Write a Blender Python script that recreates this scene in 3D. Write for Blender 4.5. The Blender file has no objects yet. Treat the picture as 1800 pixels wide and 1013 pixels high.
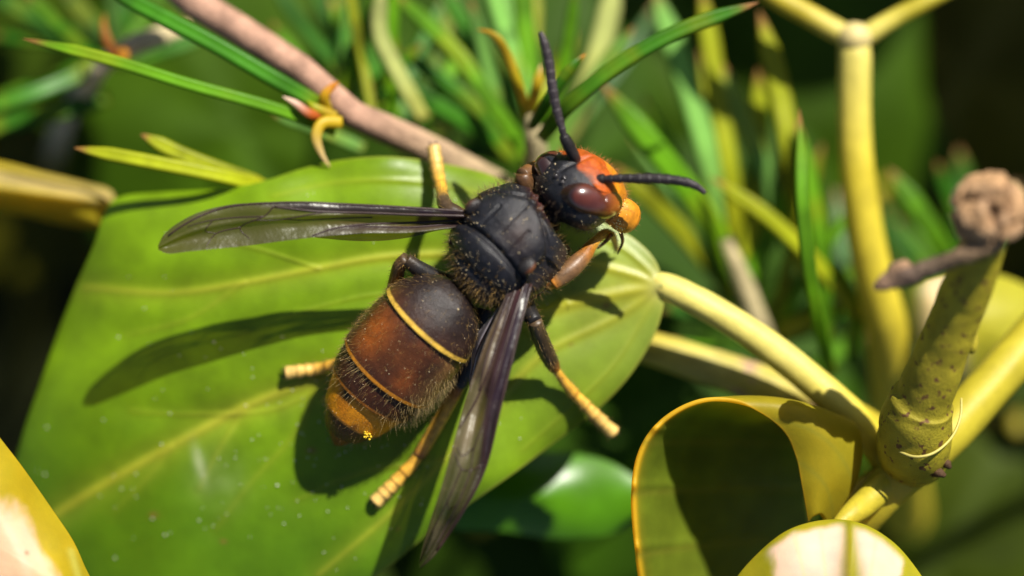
import bpy, math, random
import numpy as np

# ------------------------------------------------------------------ scene, camera, light
# 1 Blender unit = 1 centimetre (a macro subject); z = 0 is about the top of the hornet.
sc = bpy.context.scene
sc.unit_settings.system = 'METRIC'
sc.unit_settings.scale_length = 0.01
col = sc.collection
H = 20.0            # camera height over z = 0
S = 266.0           # photo pixels per centimetre on z = 0
cam_d = bpy.data.cameras.new('camera')
cam = bpy.data.objects.new('camera', cam_d); col.objects.link(cam)
cam.location = (0, 0, H)
cam_d.sensor_width = 36.0
cam_d.lens = 36.0 * H / (1800 / S)
cam_d.clip_start = 0.1; cam_d.clip_end = 2000
cam_d.dof.use_dof = True
cam_d.dof.focus_distance = H + 0.36
cam_d.dof.aperture_fstop = 0.09
sc.camera = cam

sun_vec = np.array([0.50, 0.80, 0.90]); sun_vec /= np.linalg.norm(sun_vec)
world = bpy.data.worlds.new('World'); sc.world = world; world.use_nodes = True
wn = world.node_tree
sky = wn.nodes.new('ShaderNodeTexSky'); sky.sky_type = 'NISHITA'; sky.sun_disc = False
sky.sun_elevation = math.asin(sun_vec[2]); sky.sun_rotation = math.atan2(sun_vec[0], sun_vec[1])
bgn = wn.nodes['Background']; bgn.inputs['Strength'].default_value = 0.05
wn.links.new(sky.outputs[0], bgn.inputs['Color'])
sl = bpy.data.lights.new('sun', 'SUN'); sl.energy = 5.0; sl.angle = math.radians(0.5); sl.color = (1.0, 0.95, 0.86)
sun = bpy.data.objects.new('sun', sl); col.objects.link(sun)
from mathutils import Vector
sun.rotation_euler = Vector(sun_vec).to_track_quat('Z', 'Y').to_euler()
sun.location = (10, 16, 18)
sc.view_settings.view_transform = 'Standard'; sc.view_settings.look = 'None'
sc.view_settings.gamma = 1; sc.view_settings.exposure = 0.68; sc.view_settings.use_curve_mapping = False
sc.render.resolution_x = 1024; sc.render.resolution_y = 576

rng = np.random.default_rng(7); random.seed(7)

# ------------------------------------------------------------------ helpers
def P(px, py, z):
    k = (H - z) / H / S
    return np.array([(px - 900) * k, (506.5 - py) * k, z])
def W(w, z): return w / S * (H - z) / H
def nrm(v): return v / np.maximum(np.linalg.norm(v, axis=-1, keepdims=True), 1e-9)
def sstep(a, b, x):
    t = np.clip((x - a) / (b - a), 0, 1); return t * t * (3 - 2 * t)
def gs(x, s): return np.exp(-(x / s) ** 2)
def lerp(a, b, t): return a + (b - a) * t
def mixc(c, d, t):
    t = np.asarray(t)[..., None]; return c * (1 - t) + np.asarray(d) * t
def spline(pts, n, closed=False):
    """Catmull-Rom through pts, n samples, arc-length even"""
    p = np.asarray(pts, float)
    if closed: q = np.vstack([p[-1], p, p[0], p[1]])
    else: q = np.vstack([2 * p[0] - p[1], p, 2 * p[-1] - p[-2]])
    out = []
    m = len(q) - 3
    for i in range(m):
        a, b, c, d = q[i:i + 4]
        t = np.linspace(0, 1, 24, endpoint=False)[:, None]
        out.append(.5 * (2 * b + (c - a) * t + (2 * a - 5 * b + 4 * c - d) * t ** 2 + (3 * b - a - 3 * c + d) * t ** 3))
    out = np.vstack(out + [(p[0] if closed else p[-1])[None]])
    L = np.r_[0, np.cumsum(np.linalg.norm(np.diff(out[:, :3], axis=0), axis=1))]
    s = np.linspace(0, L[-1], n, endpoint=not closed)
    return np.stack([np.interp(s, L, out[:, k]) for k in range(out.shape[1])], 1)
def pchip(x, y, xi):
    x = np.asarray(x, float); y = np.asarray(y, float)
    h = np.diff(x); d = np.diff(y, axis=0) / h[:, None]
    m = np.zeros_like(y)
    for k in range(y.shape[1]):
        for i in range(1, len(x) - 1):
            if d[i - 1, k] * d[i, k] > 0:
                w1 = 2 * h[i] + h[i - 1]; w2 = h[i] + 2 * h[i - 1]
                m[i, k] = (w1 + w2) / (w1 / d[i - 1, k] + w2 / d[i, k])
        m[0, k] = d[0, k]; m[-1, k] = d[-1, k]
    i = np.clip(np.searchsorted(x, xi) - 1, 0, len(h) - 1)
    t = ((xi - x[i]) / h[i])[:, None]; hh = h[i][:, None]
    return ((2 * t**3 - 3 * t**2 + 1) * y[i] + (t**3 - 2 * t**2 + t) * hh * m[i]
            + (-2 * t**3 + 3 * t**2) * y[i + 1] + (t**3 - t**2) * hh * m[i + 1])

class NoiseN:
    """value noise, 3-D, on arrays"""
    def __init__(s, seed): s.g = np.random.default_rng(seed).random((32, 32, 32))
    def __call__(s, p):
        i = np.floor(p).astype(int); f = p - i; f = f * f * (3 - 2 * f); r = 0
        for a in (0, 1):
            for b in (0, 1):
                for c in (0, 1):
                    w = (f[..., 0] if a else 1 - f[..., 0]) * (f[..., 1] if b else 1 - f[..., 1]) * (f[..., 2] if c else 1 - f[..., 2])
                    r = r + w * s.g[(i[..., 0] + a) % 32, (i[..., 1] + b) % 32, (i[..., 2] + c) % 32]
        return r
vn = NoiseN(3)
def fbm(p, o=4):
    p = np.asarray(p, float)
    r = 0; a = .5; t = 0
    for k in range(o): r = r + a * vn(p * 2 ** k + 7.3 * k); t += a; a *= .5
    return r / t

def mesh_obj(name, v, f, mat, parent=None, cols=None, alpha=None, smooth=True):
    me = bpy.data.meshes.new(name)
    v = np.asarray(v, float)
    o = bpy.data.objects.new(name, me); col.objects.link(o)
    if parent is not None:
        o.parent = parent
        v = v - np.array(world_loc(parent))
    else:
        c = v.mean(0); c[2] = v[:, 2].min(); v = v - c; o.location = c
    me.from_pydata(v.tolist(), [], [tuple(int(i) for i in q) for q in f])
    if cols is not None:
        a = me.color_attributes.new('Col', 'FLOAT_COLOR', 'POINT')
        c4 = np.ones((len(v), 4)); c4[:, :3] = cols
        if alpha is not None: c4[:, 3] = alpha
        a.data.foreach_set('color', c4.ravel())
    if smooth: me.polygons.foreach_set('use_smooth', [True] * len(me.polygons))
    me.materials.append(mat); me.update()
    return o
def world_loc(o):
    l = np.zeros(3)
    while o is not None: l += np.array(o.location); o = o.parent
    return l
def empty(name, loc):
    o = bpy.data.objects.new(name, None); col.objects.link(o); o.location = tuple(loc)
    o.empty_display_size = .2; return o
def tag(o, label, cat, group=None, kind=None):
    o['label'] = label; o['category'] = cat
    if group: o['group'] = group
    if kind: o['kind'] = kind
    return o
def grid_faces(n, m, wrap_m=True, off=0):
    i = np.arange(n - 1)[:, None]; j = np.arange(m if wrap_m else m - 1)[None]
    a = i * m + j; b = i * m + (j + 1) % m
    q = np.stack([a, b, b + m, a + m], -1).reshape(-1, 4) + off
    return q.tolist()
def frames(c):
    t = nrm(np.gradient(c, axis=0)); n = len(c)
    up = np.array([0, 0, 1.0]) if abs(t[0, 2]) < .8 else np.array([0, 1.0, 0])
    r = np.zeros((n, 3)); r[0] = nrm(np.cross(t[0], up))
    for i in range(1, n): r[i] = nrm(r[i - 1] - t[i] * np.dot(r[i - 1], t[i]))
    u = np.cross(r, t)
    return t, r, u
def tube(c, rad, m=14, cap=True, flat=1.0, wob=None):
    """swept tube, c (n,3), rad (n,) -> verts, faces"""
    c = np.asarray(c); n = len(c); t, r, u = frames(c)
    a = np.linspace(0, 2 * np.pi, m, endpoint=False)
    R = np.asarray(rad)[:, None, None]
    if wob is not None: R = R * (1 + wob[..., None])
    v = c[:, None] + R * (np.cos(a)[None, :, None] * r[:, None] + flat * np.sin(a)[None, :, None] * u[:, None])
    v = v.reshape(-1, 3); f = grid_faces(n, m)
    if cap:
        k = len(v); v = np.vstack([v, c[0] , c[-1]])
        f += [(( j + 1) % m, j, k) for j in range(m)]
        f += [((n - 1) * m + j, (n - 1) * m + (j + 1) % m, k + 1) for j in range(m)]
    return v, f
def ellipsoid(c, ax, n=12, m=18):
    """ax: 3 semi-axis vectors (rows)"""
    th = np.linspace(0, np.pi, n); ph = np.linspace(0, 2 * np.pi, m, endpoint=False)
    d = np.stack([np.sin(th)[:, None] * np.cos(ph), np.sin(th)[:, None] * np.sin(ph), np.cos(th)[:, None] + 0 * ph], -1)
    return (np.asarray(c) + d.reshape(-1, 3) @ np.asarray(ax)), grid_faces(n, m)
def join(parts):
    vs, fs, cs = [], [], []; k = 0
    for p in parts:
        v, f = p[0], p[1]; vs.append(v); fs += [tuple(i + k for i in q) for q in f]; k += len(v)
        if len(p) > 2: cs.append(np.broadcast_to(np.asarray(p[2], float), (len(v), 3)))
    return np.vstack(vs), fs, (np.vstack(cs) if cs else None)

# ------------------------------------------------------------------ materials (all procedural)
def new_mat(name):
    m = bpy.data.materials.new(name); m.use_nodes = True
    return m, m.node_tree, m.node_tree.nodes['Principled BSDF'], m.node_tree.nodes['Material Output']
def N(nt, t, **kw):
    n = nt.nodes.new(t)
    for k, v in kw.items():
        if hasattr(n, k): setattr(n, k, v)
        else: n.inputs[k].default_value = v
    return n
def surf_mat(name, rough=.45, spec=.5, var=.25, var_scale=6, bump=.2, bump_scale=40, bump_dist=.01, trans=0.0,
             trans_tint=(1, 1, .5), cell=0, rough_var=.1, coat=0, sheen=0, thin=0, speck=None):
    """vertex-colour driven pigment with noise mottling, fine bump, optional leaf translucency"""
    m, nt, b, out = new_mat(name); L = nt.links.new
    at = N(nt, 'ShaderNodeAttribute', attribute_name='Col')
    tc = N(nt, 'ShaderNodeTexCoord')
    n1 = N(nt, 'ShaderNodeTexNoise', Scale=var_scale, Detail=6.0, Roughness=.6); L(tc.outputs['Object'], n1.inputs['Vector'])
    mr = N(nt, 'ShaderNodeMapRange'); mr.inputs['From Min'].default_value = .3; mr.inputs['From Max'].default_value = .7
    mr.inputs['To Min'].default_value = 1 - var; mr.inputs['To Max'].default_value = 1 + var; L(n1.outputs['Fac'], mr.inputs['Value'])
    mul = N(nt, 'ShaderNodeVectorMath', operation='SCALE'); L(at.outputs['Color'], mul.inputs[0]); L(mr.outputs['Result'], mul.inputs['Scale'])
    base = mul.outputs[0]
    if speck:
        n3 = N(nt, 'ShaderNodeTexNoise', Scale=speck[1], Detail=3.0); L(tc.outputs['Object'], n3.inputs['Vector'])
        r3 = N(nt, 'ShaderNodeMapRange'); r3.inputs['From Min'].default_value = speck[2]; r3.inputs['From Max'].default_value = speck[2] + .06
        L(n3.outputs['Fac'], r3.inputs['Value'])
        mx = N(nt, 'ShaderNodeMix', data_type='RGBA'); L(r3.outputs['Result'], mx.inputs[0]); L(base, mx.inputs[6])
        mx.inputs[7].default_value = (*speck[0], 1); base = mx.outputs[2]
    L(base, b.inputs['Base Color'])
    b.inputs['Specular IOR Level'].default_value = spec
    b.inputs['Coat Weight'].default_value = coat; b.inputs['Coat Roughness'].default_value = .13
    b.inputs['Sheen Weight'].default_value = sheen
    if thin: b.inputs['Thin Film Thickness'].default_value = thin; b.inputs['Thin Film IOR'].default_value = 1.5
    n2 = N(nt, 'ShaderNodeTexNoise', Scale=bump_scale, Detail=5.0, Roughness=.65); L(tc.outputs['Object'], n2.inputs['Vector'])
    rr = N(nt, 'ShaderNodeMapRange'); rr.inputs['To Min'].default_value = rough - rough_var; rr.inputs['To Max'].default_value = rough + rough_var
    L(n2.outputs['Fac'], rr.inputs['Value']); L(rr.outputs['Result'], b.inputs['Roughness'])
    bp = N(nt, 'ShaderNodeBump', Strength=bump, Distance=bump_dist); hsrc = n2.outputs['Fac']
    if cell:
        vo = N(nt, 'ShaderNodeTexVoronoi', feature='DISTANCE_TO_EDGE', Scale=cell); L(tc.outputs['Object'], vo.inputs['Vector'])
        cr = N(nt, 'ShaderNodeMapRange'); cr.inputs['From Max'].default_value = .12; L(vo.outputs['Distance'], cr.inputs['Value'])
        ad = N(nt, 'ShaderNodeMath', operation='ADD'); L(cr.outputs['Result'], ad.inputs[0]); L(hsrc, ad.inputs[1]); hsrc = ad.outputs[0]
    L(hsrc, bp.inputs['Height']); L(bp.outputs[0], b.inputs['Normal'])
    if trans > 0:
        tr = N(nt, 'ShaderNodeBsdfTranslucent'); tm = N(nt, 'ShaderNodeMix', data_type='RGBA', blend_type='MULTIPLY')
        tm.inputs[0].default_value = 1; L(base, tm.inputs[6]); tm.inputs[7].default_value = (*trans_tint, 1)
        L(tm.outputs[2], tr.inputs['Color']); L(bp.outputs[0], tr.inputs['Normal'])
        ms = N(nt, 'ShaderNodeMixShader', Fac=trans); L(b.outputs[0], ms.inputs[1]); L(tr.outputs[0], ms.inputs[2]); L(ms.outputs[0], out.inputs['Surface'])
    return m
M = {}
M['leaf'] = surf_mat('ivy_leaf_green', .40, .40, .20, 2.6, .16, 34, .010, trans=.3, trans_tint=(1.5, 1.3, .5), rough_var=.10)
M['leaf_var'] = surf_mat('ivy_leaf_variegated', .52, .3, .14, 3.0, .2, 25, .012, trans=.5, trans_tint=(1.6, 1.5, .6), rough_var=.08)
M['leaf_dark'] = surf_mat('ivy_leaf_glossy', .34, .45, .2, 1.5, .15, 12, .012, trans=.2, trans_tint=(1.4, 1.3, .5), rough_var=.05)
M['leaf_bg'] = surf_mat('ivy_leaf_background', .6, .12, .35, 1.0, .1, 8, .02, trans=.3, trans_tint=(1.4, 1.3, .4))
M['stem'] = surf_mat('ivy_stem_skin', .5, .35, .16, 5, .3, 45, .01)
M['stem_spot'] = surf_mat('ivy_stem_speckled', .6, .3, .2, 6, .6, 55, .015, speck=((.12, .055, .018), 17.0, .60))
M['bark'] = surf_mat('twig_bark', .75, .25, .35, 7, .8, 30, .02)
M['pod'] = surf_mat('dry_pod', .85, .15, .5, 9, 1.0, 22, .03)
M['needle'] = surf_mat('needle_skin', .42, .28, .15, 4, .15, 40, .008, trans=.28, trans_tint=(1.3, 1.25, .5))
M['chitin'] = surf_mat('hornet_chitin', .34, .32, .25, 14, .75, 85, .007, rough_var=.12)
M['leg'] = surf_mat('hornet_leg', .42, .45, .2, 14, .3, 60, .006)
M['eye'] = surf_mat('hornet_eye', .3, .4, .25, 9, .05, 120, .003, coat=1.0, rough_var=.04)
M['hair'] = surf_mat('hornet_hair', .5, .4, .1, 5, 0, 30)
M['pollen'] = surf_mat('pollen_grain', .7, .3, .1, 5, 0, 30)
M['soil'] = surf_mat('soil', .95, .1, .5, .25, .8, 1.2, .3)

def wing_mat():
    m, nt, b, out = new_mat('hornet_wing_membrane'); L = nt.links.new
    at = N(nt, 'ShaderNodeAttribute', attribute_name='Col')
    tc = N(nt, 'ShaderNodeTexCoord')
    L(at.outputs['Color'], b.inputs['Base Color'])
    b.inputs['Roughness'].default_value = .36; b.inputs['Specular IOR Level'].default_value = .6
    b.inputs['Thin Film Thickness'].default_value = 365; b.inputs['Thin Film IOR'].default_value = 1.55
    n2 = N(nt, 'ShaderNodeTexNoise', Scale=30.0, Detail=4.0); L(tc.outputs['Object'], n2.inputs['Vector'])
    n4 = N(nt, 'ShaderNodeTexNoise', Scale=4.0, Detail=2.0); L(tc.outputs['Object'], n4.inputs['Vector'])
    ad = N(nt, 'ShaderNodeMath', operation='MULTIPLY_ADD'); L(n4.outputs['Fac'], ad.inputs[0]); ad.inputs[1].default_value = 5; L(n2.outputs['Fac'], ad.inputs[2])
    bp = N(nt, 'ShaderNodeBump', Strength=.35, Distance=.012); L(ad.outputs[0], bp.inputs['Height']); L(bp.outputs[0], b.inputs['Normal'])
    tr = N(nt, 'ShaderNodeBsdfTransparent'); tr.inputs['Color'].default_value = (.50, .38, .12, 1)
    ms = N(nt, 'ShaderNodeMixShader'); L(at.outputs['Alpha'], ms.inputs[0]); L(tr.outputs[0], ms.inputs[1]); L(b.outputs[0], ms.inputs[2])
    L(ms.outputs[0], out.inputs['Surface'])
    return m
M['wing'] = wing_mat()

# ------------------------------------------------------------------ ground and leaves
def PV(px, py, z):
    k = (H - z) / H / S
    return np.stack([(px - 900) * k, (506.5 - py) * k, z + 0 * px], -1)

# ground: one sheet, slightly uneven
def ground():
    n = 90; t = np.linspace(-1, 1, n); t = np.sign(t) * np.abs(t) ** 2.2 * 400
    x, y = np.meshgrid(t, t)
    z = -15 + (fbm(np.stack([x * .25, y * .25, 0 * x], -1)) - .5) * 3
    c = np.array([.018, .022, .007]) * (0.6 + .8 * fbm(np.stack([x * .1, y * .1, 0 * x + 9], -1)))[..., None]
    o = mesh_obj('ground', np.stack([x, y, z], -1).reshape(-1, 3), grid_faces(n, n, False), M['soil'], None, c.reshape(-1, 3))
    o['kind'] = 'structure'
ground()

def blade(name, outline, zf, cf, mat, parent, center=None, nr=60, nphi=220, thick=.03):
    ol = spline(outline, nphi, True)
    c = np.array(center if center is not None else ol.mean(0))
    rho = np.linspace(0, 1, nr) ** .8; rho[0] = .003
    q = c + rho[:, None, None] * (ol[None] - c)
    px, py = q[..., 0], q[..., 1]; R = np.broadcast_to(rho[:, None], px.shape)
    z = zf(px, py, R); top = PV(px, py, z)
    colr = cf(px, py, R)
    # underside follows the top, a little lower; rim joins them
    bot = top.copy(); bot[..., 2] -= thick * (1 - .55 * R ** 8)
    v = np.vstack([top.reshape(-1, 3), bot.reshape(-1, 3)]); m = nphi; k = nr * m
    f = grid_faces(nr, m); f += [tuple(reversed(a)) for a in grid_faces(nr, m, True, k)]
    f += [((nr - 1) * m + j, (nr - 1) * m + (j + 1) % m, k + (nr - 1) * m + (j + 1) % m, k + (nr - 1) * m + j) for j in range(m)]
    f += [tuple(range(m))[::-1], tuple(range(k, k + m))]
    cb = colr * .8 + .02
    return mesh_obj(name, v, f, mat, parent, np.vstack([colr.reshape(-1, 3), cb.reshape(-1, 3)]))

def seg_dist(px, py, poly):
    """distance (px) to a polyline, and position along it 0..1"""
    pts = spline(poly, 60); d = np.full(px.shape, 1e9); s = np.zeros(px.shape)
    for i in range(len(pts) - 1):
        a, b = pts[i], pts[i + 1]; ab = b - a
        t = np.clip(((px - a[0]) * ab[0] + (py - a[1]) * ab[1]) / (ab @ ab), 0, 1)
        dd = np.hypot(px - a[0] - t * ab[0], py - a[1] - t * ab[1]); m = dd < d
        d = np.where(m, dd, d); s = np.where(m, (i + t) / (len(pts) - 1), s)
    return d, s

# --- the leaf the hornet stands on
LEAF_OUT = [(1166, 505), (1152, 458), (1115, 420), (1060, 388), (980, 352), (900, 325), (850, 303), (760, 284), (680, 275), (600, 281),
            (530, 297), (450, 322), (370, 333), (280, 338), (215, 345), (186, 368), (165, 430), (135, 500), (100, 590), (65, 690),
            (38, 770), (22, 850), (30, 950), (80, 1040), (180, 1100), (330, 1125), (480, 1110), (600, 1055), (680, 1000), (740, 950),
            (800, 905), (850, 870), (900, 835), (960, 790), (1040, 730), (1100, 670), (1143, 605), (1164, 550)]
VEINS = [([(1166, 502), (1000, 535), (820, 590), (640, 650), (560, 668), (440, 712), (300, 785), (150, 870), (60, 930)], 8, 1.0),
         ([(1166, 502), (1060, 470), (900, 450), (700, 450), (560, 472), (430, 497), (300, 515), (150, 505)], 6, .85),
         ([(1166, 502), (1100, 440), (1000, 390), (880, 350), (740, 320), (600, 320), (480, 345)], 5, .5),
         ([(1166, 502), (1080, 560), (960, 620), (880, 700), (780, 810), (690, 900), (560, 1010)], 6, .6),
         ([(1166, 502), (1130, 560), (1080, 640), (1000, 720), (920, 790)], 4, .35),
         ([(600, 660), (480, 720), (330, 728), (230, 722)], 4, .45), ([(430, 716), (380, 800), (350, 860)], 4, .45),
         ([(560, 668), (520, 760), (440, 850), (380, 930)], 4, .35), ([(300, 785), (260, 840), (200, 900)], 4, .3),
         ([(560, 472), (420, 430), (300, 420)], 3, .35), ([(430, 497), (330, 560), (220, 590)], 3, .35),
         ([(820, 590), (700, 520), (560, 540), (420, 590)], 3, .3), ([(780, 810), (640, 830), (520, 880)], 3, .35),
         ([(960, 620), (900, 560), (830, 520)], 3, .3), ([(1000, 535), (960, 500), (900, 480)], 3, .3)]
def leaf_base_z(px, py):
    dx = (px - 820) / S; dy = (py - 560) / S
    return -.86 - np.where(dx < 0, .068, .035) * dx ** 2 - .03 * dy ** 2 + .05 * np.sin(px / 95 + py / 140) * .5
def leaf_z(px, py, R):
    z = leaf_base_z(px, py) - .10 * R ** 14 * (1 - gs(np.hypot(px - 1166, py - 502), 130)) + .05 * np.sin(np.arctan2(py - 600, px - 600) * 9 + 1) * R ** 6 * (1 - gs(np.hypot(px - 1166, py - 502), 200))
    for poly, w, a in VEINS:
        d, s = seg_dist(px, py, poly)
        z = z - .035 * a * sstep(.02, .25, s) * gs(d, 28) + .022 * a * (1 - .6 * s) * gs(d, w)
    return z
def leaf_c(px, py, R):
    c = np.zeros(px.shape + (3,)) + np.array([.170, .295, .004])
    n = fbm(np.stack([px / 90, py / 90, 0 * px], -1)); n2 = fbm(np.stack([px / 25, py / 25, 0 * px + 4], -1))
    c = c * (.72 + .56 * n)[..., None] * (.85 + .3 * n2)[..., None]
    dj = np.hypot(px - 1166, (py - 502))
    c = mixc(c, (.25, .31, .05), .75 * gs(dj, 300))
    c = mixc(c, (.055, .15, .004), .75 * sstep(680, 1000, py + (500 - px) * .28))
    for poly, w, a in VEINS:
        d, s = seg_dist(px, py, poly)
        c = mixc(c, (.46, .45, .035), np.clip(a * (1 - .35 * s), 0, 1) * (.70 * gs(d, w * (1.7 - .9 * s)) + .28 * gs(d, w * 4)) * (1 if a > .5 else .6))
    c = mixc(c, (.55, .55, .18), .95 * gs(dj, 26))
    c = mixc(c, (.36, .36, .06), .6 * sstep(.985, 1, R) * sstep(300, 900, px))
    # scars: a pale scuff, rusty pinholes
    c = mixc(c, (.5, .55, .3), .55 * gs(px - 352 - .25 * (py - 820), 9) * gs(py - 815, 28) + .22 * gs(np.hypot(px - 385, py - 840), 45) * n2)
    for x, y, r in ((548, 792, 9), (393, 952, 6), (1066, 537, 9), (270, 905, 8), (700, 930, 4), (1004, 606, 4)):
        c = mixc(c, (.22, .10, .03), .7 * gs(np.hypot(px - x, (py - y) * 1.6), r))
    return c
ivy = empty('ivy_leaf', P(1166, 502, -.95))
tag(ivy, 'large green ivy leaf with pale veins that the hornet stands on', 'leaf')
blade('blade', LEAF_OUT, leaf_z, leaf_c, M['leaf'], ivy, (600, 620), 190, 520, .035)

def pts3(l): return np.array([P(x, y, z) for x, y, z in l])
def px_tube(name, l, mat, parent, cf, n=70, m=24, bumps=0.0, taper_end=True, flat=1.0):
    """l: (px, py, z, half-width px)"""
    q = np.array([list(P(x, y, z)) + [W(w, z)] for x, y, z, w in l]); q = spline(q, n)
    a = np.linspace(0, 2 * np.pi, m, endpoint=False)
    s = np.linspace(0, 1, n)
    cs = np.stack([np.cos(a)[None] * 1.2 + 0 * s[:, None], np.sin(a)[None] * 1.2 + 0 * s[:, None], s[:, None] * 14 + 0 * a[None]], -1)
    seed = (abs(l[0][0]) * .37 + abs(l[0][1]) * .11) % 17
    wob = (fbm(cs + seed) - .5) * 2 * bumps
    v, f = tube(q[:, :3], q[:, 3], m, True, flat, wob)
    sv = np.r_[np.repeat(s, m), 0, 1]
    no = fbm(np.vstack([cs.reshape(-1, 3) * np.array([1.5, 1.5, 1]), [[0, 0, 0], [0, 0, 14]]]) + seed + 3)
    return mesh_obj(name, v, f, mat, parent, cf(sv, no))
YEL = np.array([.50, .40, .028]); YELP = np.array([.58, .50, .12]); OLV = np.array([.27, .225, .014]); BRN = np.array([.16, .085, .04])
def cgrad(*st):
    """colour along a tube: (s, colour) stops, with blotchy noise"""
    ss = [a for a, _ in st]; cc = np.array([b for _, b in st])
    return lambda s, no: np.stack([np.interp(s, ss, cc[:, k]) for k in range(3)], 1) * (.75 + .5 * no)[:, None]
px_tube('petiole', [(1118, 489, -1.0, 5), (1140, 495, -.985, 14), (1162, 501, -.96, 22), (1200, 517, -.96, 25), (1270, 555, -.97, 26), (1350, 608, -1.0, 27), (1430, 672, -1.02, 28),
                    (1490, 725, -1.02, 29), (1528, 768, -1.05, 29), (1548, 800, -1.15, 26), (1556, 830, -1.3, 20)], M['stem'], ivy,
        cgrad((0, YELP * 1.15), (.12, YELP), (.5, YELP * 1.0), (.8, YEL), (1, YEL * .8)), 110, 28, .05)

# --- dust specks lying on the leaf
def specks():
    parts = []
    pp = []
    for _ in range(190):
        x, y = rng.uniform(60, 1140), rng.uniform(300, 1000)
        if rng.random() < .6: x, y = rng.normal(560, 190), rng.normal(800, 90)
        pp.append((x, y))
    ol = spline(LEAF_OUT, 200, True); c0 = np.array([600, 620]); an = np.arctan2(ol[:, 1] - 620, ol[:, 0] - 600); rr = np.hypot(*(ol - c0).T); o = np.argsort(an)
    for x, y in pp:
        r = math.hypot(x - 600, y - 620); rm = np.interp(math.atan2(y - 620, x - 600), an[o], rr[o], period=2 * math.pi)
        if r > rm * .93: continue
        z = float(leaf_z(np.array([[x]]), np.array([[y]]), np.array([[r / rm]]))[0, 0])
        s = rng.uniform(.003, .0065) * (1.5 if rng.random() < .12 else 1)
        v, f = ellipsoid(P(x, y, z + s * .5), np.diag([s, s * rng.uniform(.7, 1), s * .9]), 5, 6)
        parts.append((v, f, np.array([.75, .75, .62]) * rng.uniform(.7, 1.1)))
    v, f, c = join(parts)
    o = mesh_obj('dust', v, f, M['pollen'], ivy, c); o['kind'] = 'stuff'
specks()

# --- other ivy leaves round it
def ivy_thing(label, base, cat='leaf', name='ivy_leaf', group=None):
    return tag(empty(name, base), label, cat, group)

# yellow variegated leaf in the corner
t = ivy_thing('yellow ivy leaf with creamy pink centre lapping over the large green leaf', P(-60, 1000, -.3))
def f_z(px, py, R): return -.05 - .28 * R ** 2 - .1 * ((px + 20) / S) ** 2 + .03 * np.sin(py / 40 + px / 60)
def f_c(px, py, R):
    n = fbm(np.stack([px / 45, py / 80, 0 * px + 2], -1)); e = 1 - R
    c = np.zeros(px.shape + (3,)) + np.array([.55, .40, .010])
    c = mixc(c, (.42, .36, .012), n)
    edge = (px - 0) - (py - 770) * .66          # distance from the right margin
    w = sstep(-40, -75, edge + 90 * (n - .5)) * sstep(790, 880, py + 50 * (n - .5))
    c = mixc(c, (.80, .60, .46), .92 * w)
    d, s = seg_dist(px, py, [(-60, 820), (30, 960), (60, 1060)]); c = mixc(c, (.85, .72, .6), .6 * gs(d, 8) * w)
    d, s = seg_dist(px, py, [(125, 970), (142, 1030)]); c = mixc(c, (.6, .6, .12), .6 * gs(d, 7))
    return mixc(c, (.18, .09, .02), .7 * gs(np.hypot(px - 47, py - 972), 4))
blade('blade', [(-60, 690), (0, 770), (40, 822), (90, 893), (128, 950), (150, 998), (175, 1050), (190, 1110), (60, 1160), (-120, 1150), (-210, 950), (-160, 760)],
      f_z, f_c, M['leaf_var'], t, (-20, 950), 80, 200, .03)
px_tube('petiole', [(-60, 1140, -.3, 14), (-40, 1200, -.6, 16), (-20, 1300, -1.4, 18)], M['stem'], t, cgrad((0, YEL), (1, OLV)), 20, 14)

# dome-shaped leaf at the stem's foot
t = ivy_thing('domed yellow-green ivy leaf with pinkish white centre at the foot of the stem', P(1500, 915, -.5))
def g_z(px, py, R):
    dx = (px - 1460) / S; dy = (py - 1040) / S
    return -.10 - .40 * dx ** 2 - .75 * dy ** 2 - .05 * R ** 10 + .03 * gs(px - 1495 - .05 * (1000 - py), 10) - .02 * np.cos((px - 1460) / 22.)
def g_c(px, py, R):
    n = fbm(np.stack([px / 40, py / 70, 0 * px + 6], -1))
    c = np.zeros(px.shape + (3,)) + np.array([.34, .35, .012]); c = mixc(c, (.50, .42, .02), n)
    a = np.arctan2(px - 1485, 1290 - py)            # fan angle from the leaf base below
    w = sstep(.97, .86, R + .12 * (n - .5)) * (sstep(-.46, -.40, a + .16 * (n - .5)) * sstep(.34, .28, a + .16 * (n - .5)))
    w = w * (1 - gs(px - (1497 - (1000 - py) * .05), 12 + 8 * sstep(940, 1010, py)))
    c = mixc(c, (.82, .66, .58), w)
    for q in (-.25, -.12, .16): c = mixc(c, (.78, .68, .42), .5 * gs(a - q, .012) * w)
    return c
blade('blade', [(1240, 1120), (1285, 1030), (1330, 975), (1385, 932), (1450, 914), (1510, 919), (1560, 945), (1600, 985), (1640, 1050), (1660, 1140), (1560, 1200), (1380, 1200)],
      g_z, g_c, M['leaf_var'], t, (1450, 1060), 90, 240, .03)
px_tube('petiole', [(1470, 925, -.42, 12), (1495, 905, -.5, 20), (1520, 885, -.62, 24), (1560, 850, -.75, 24)], M['stem'], t, cgrad((0, YEL * .8), (1, OLV * 1.5)), 24, 18)

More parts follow.
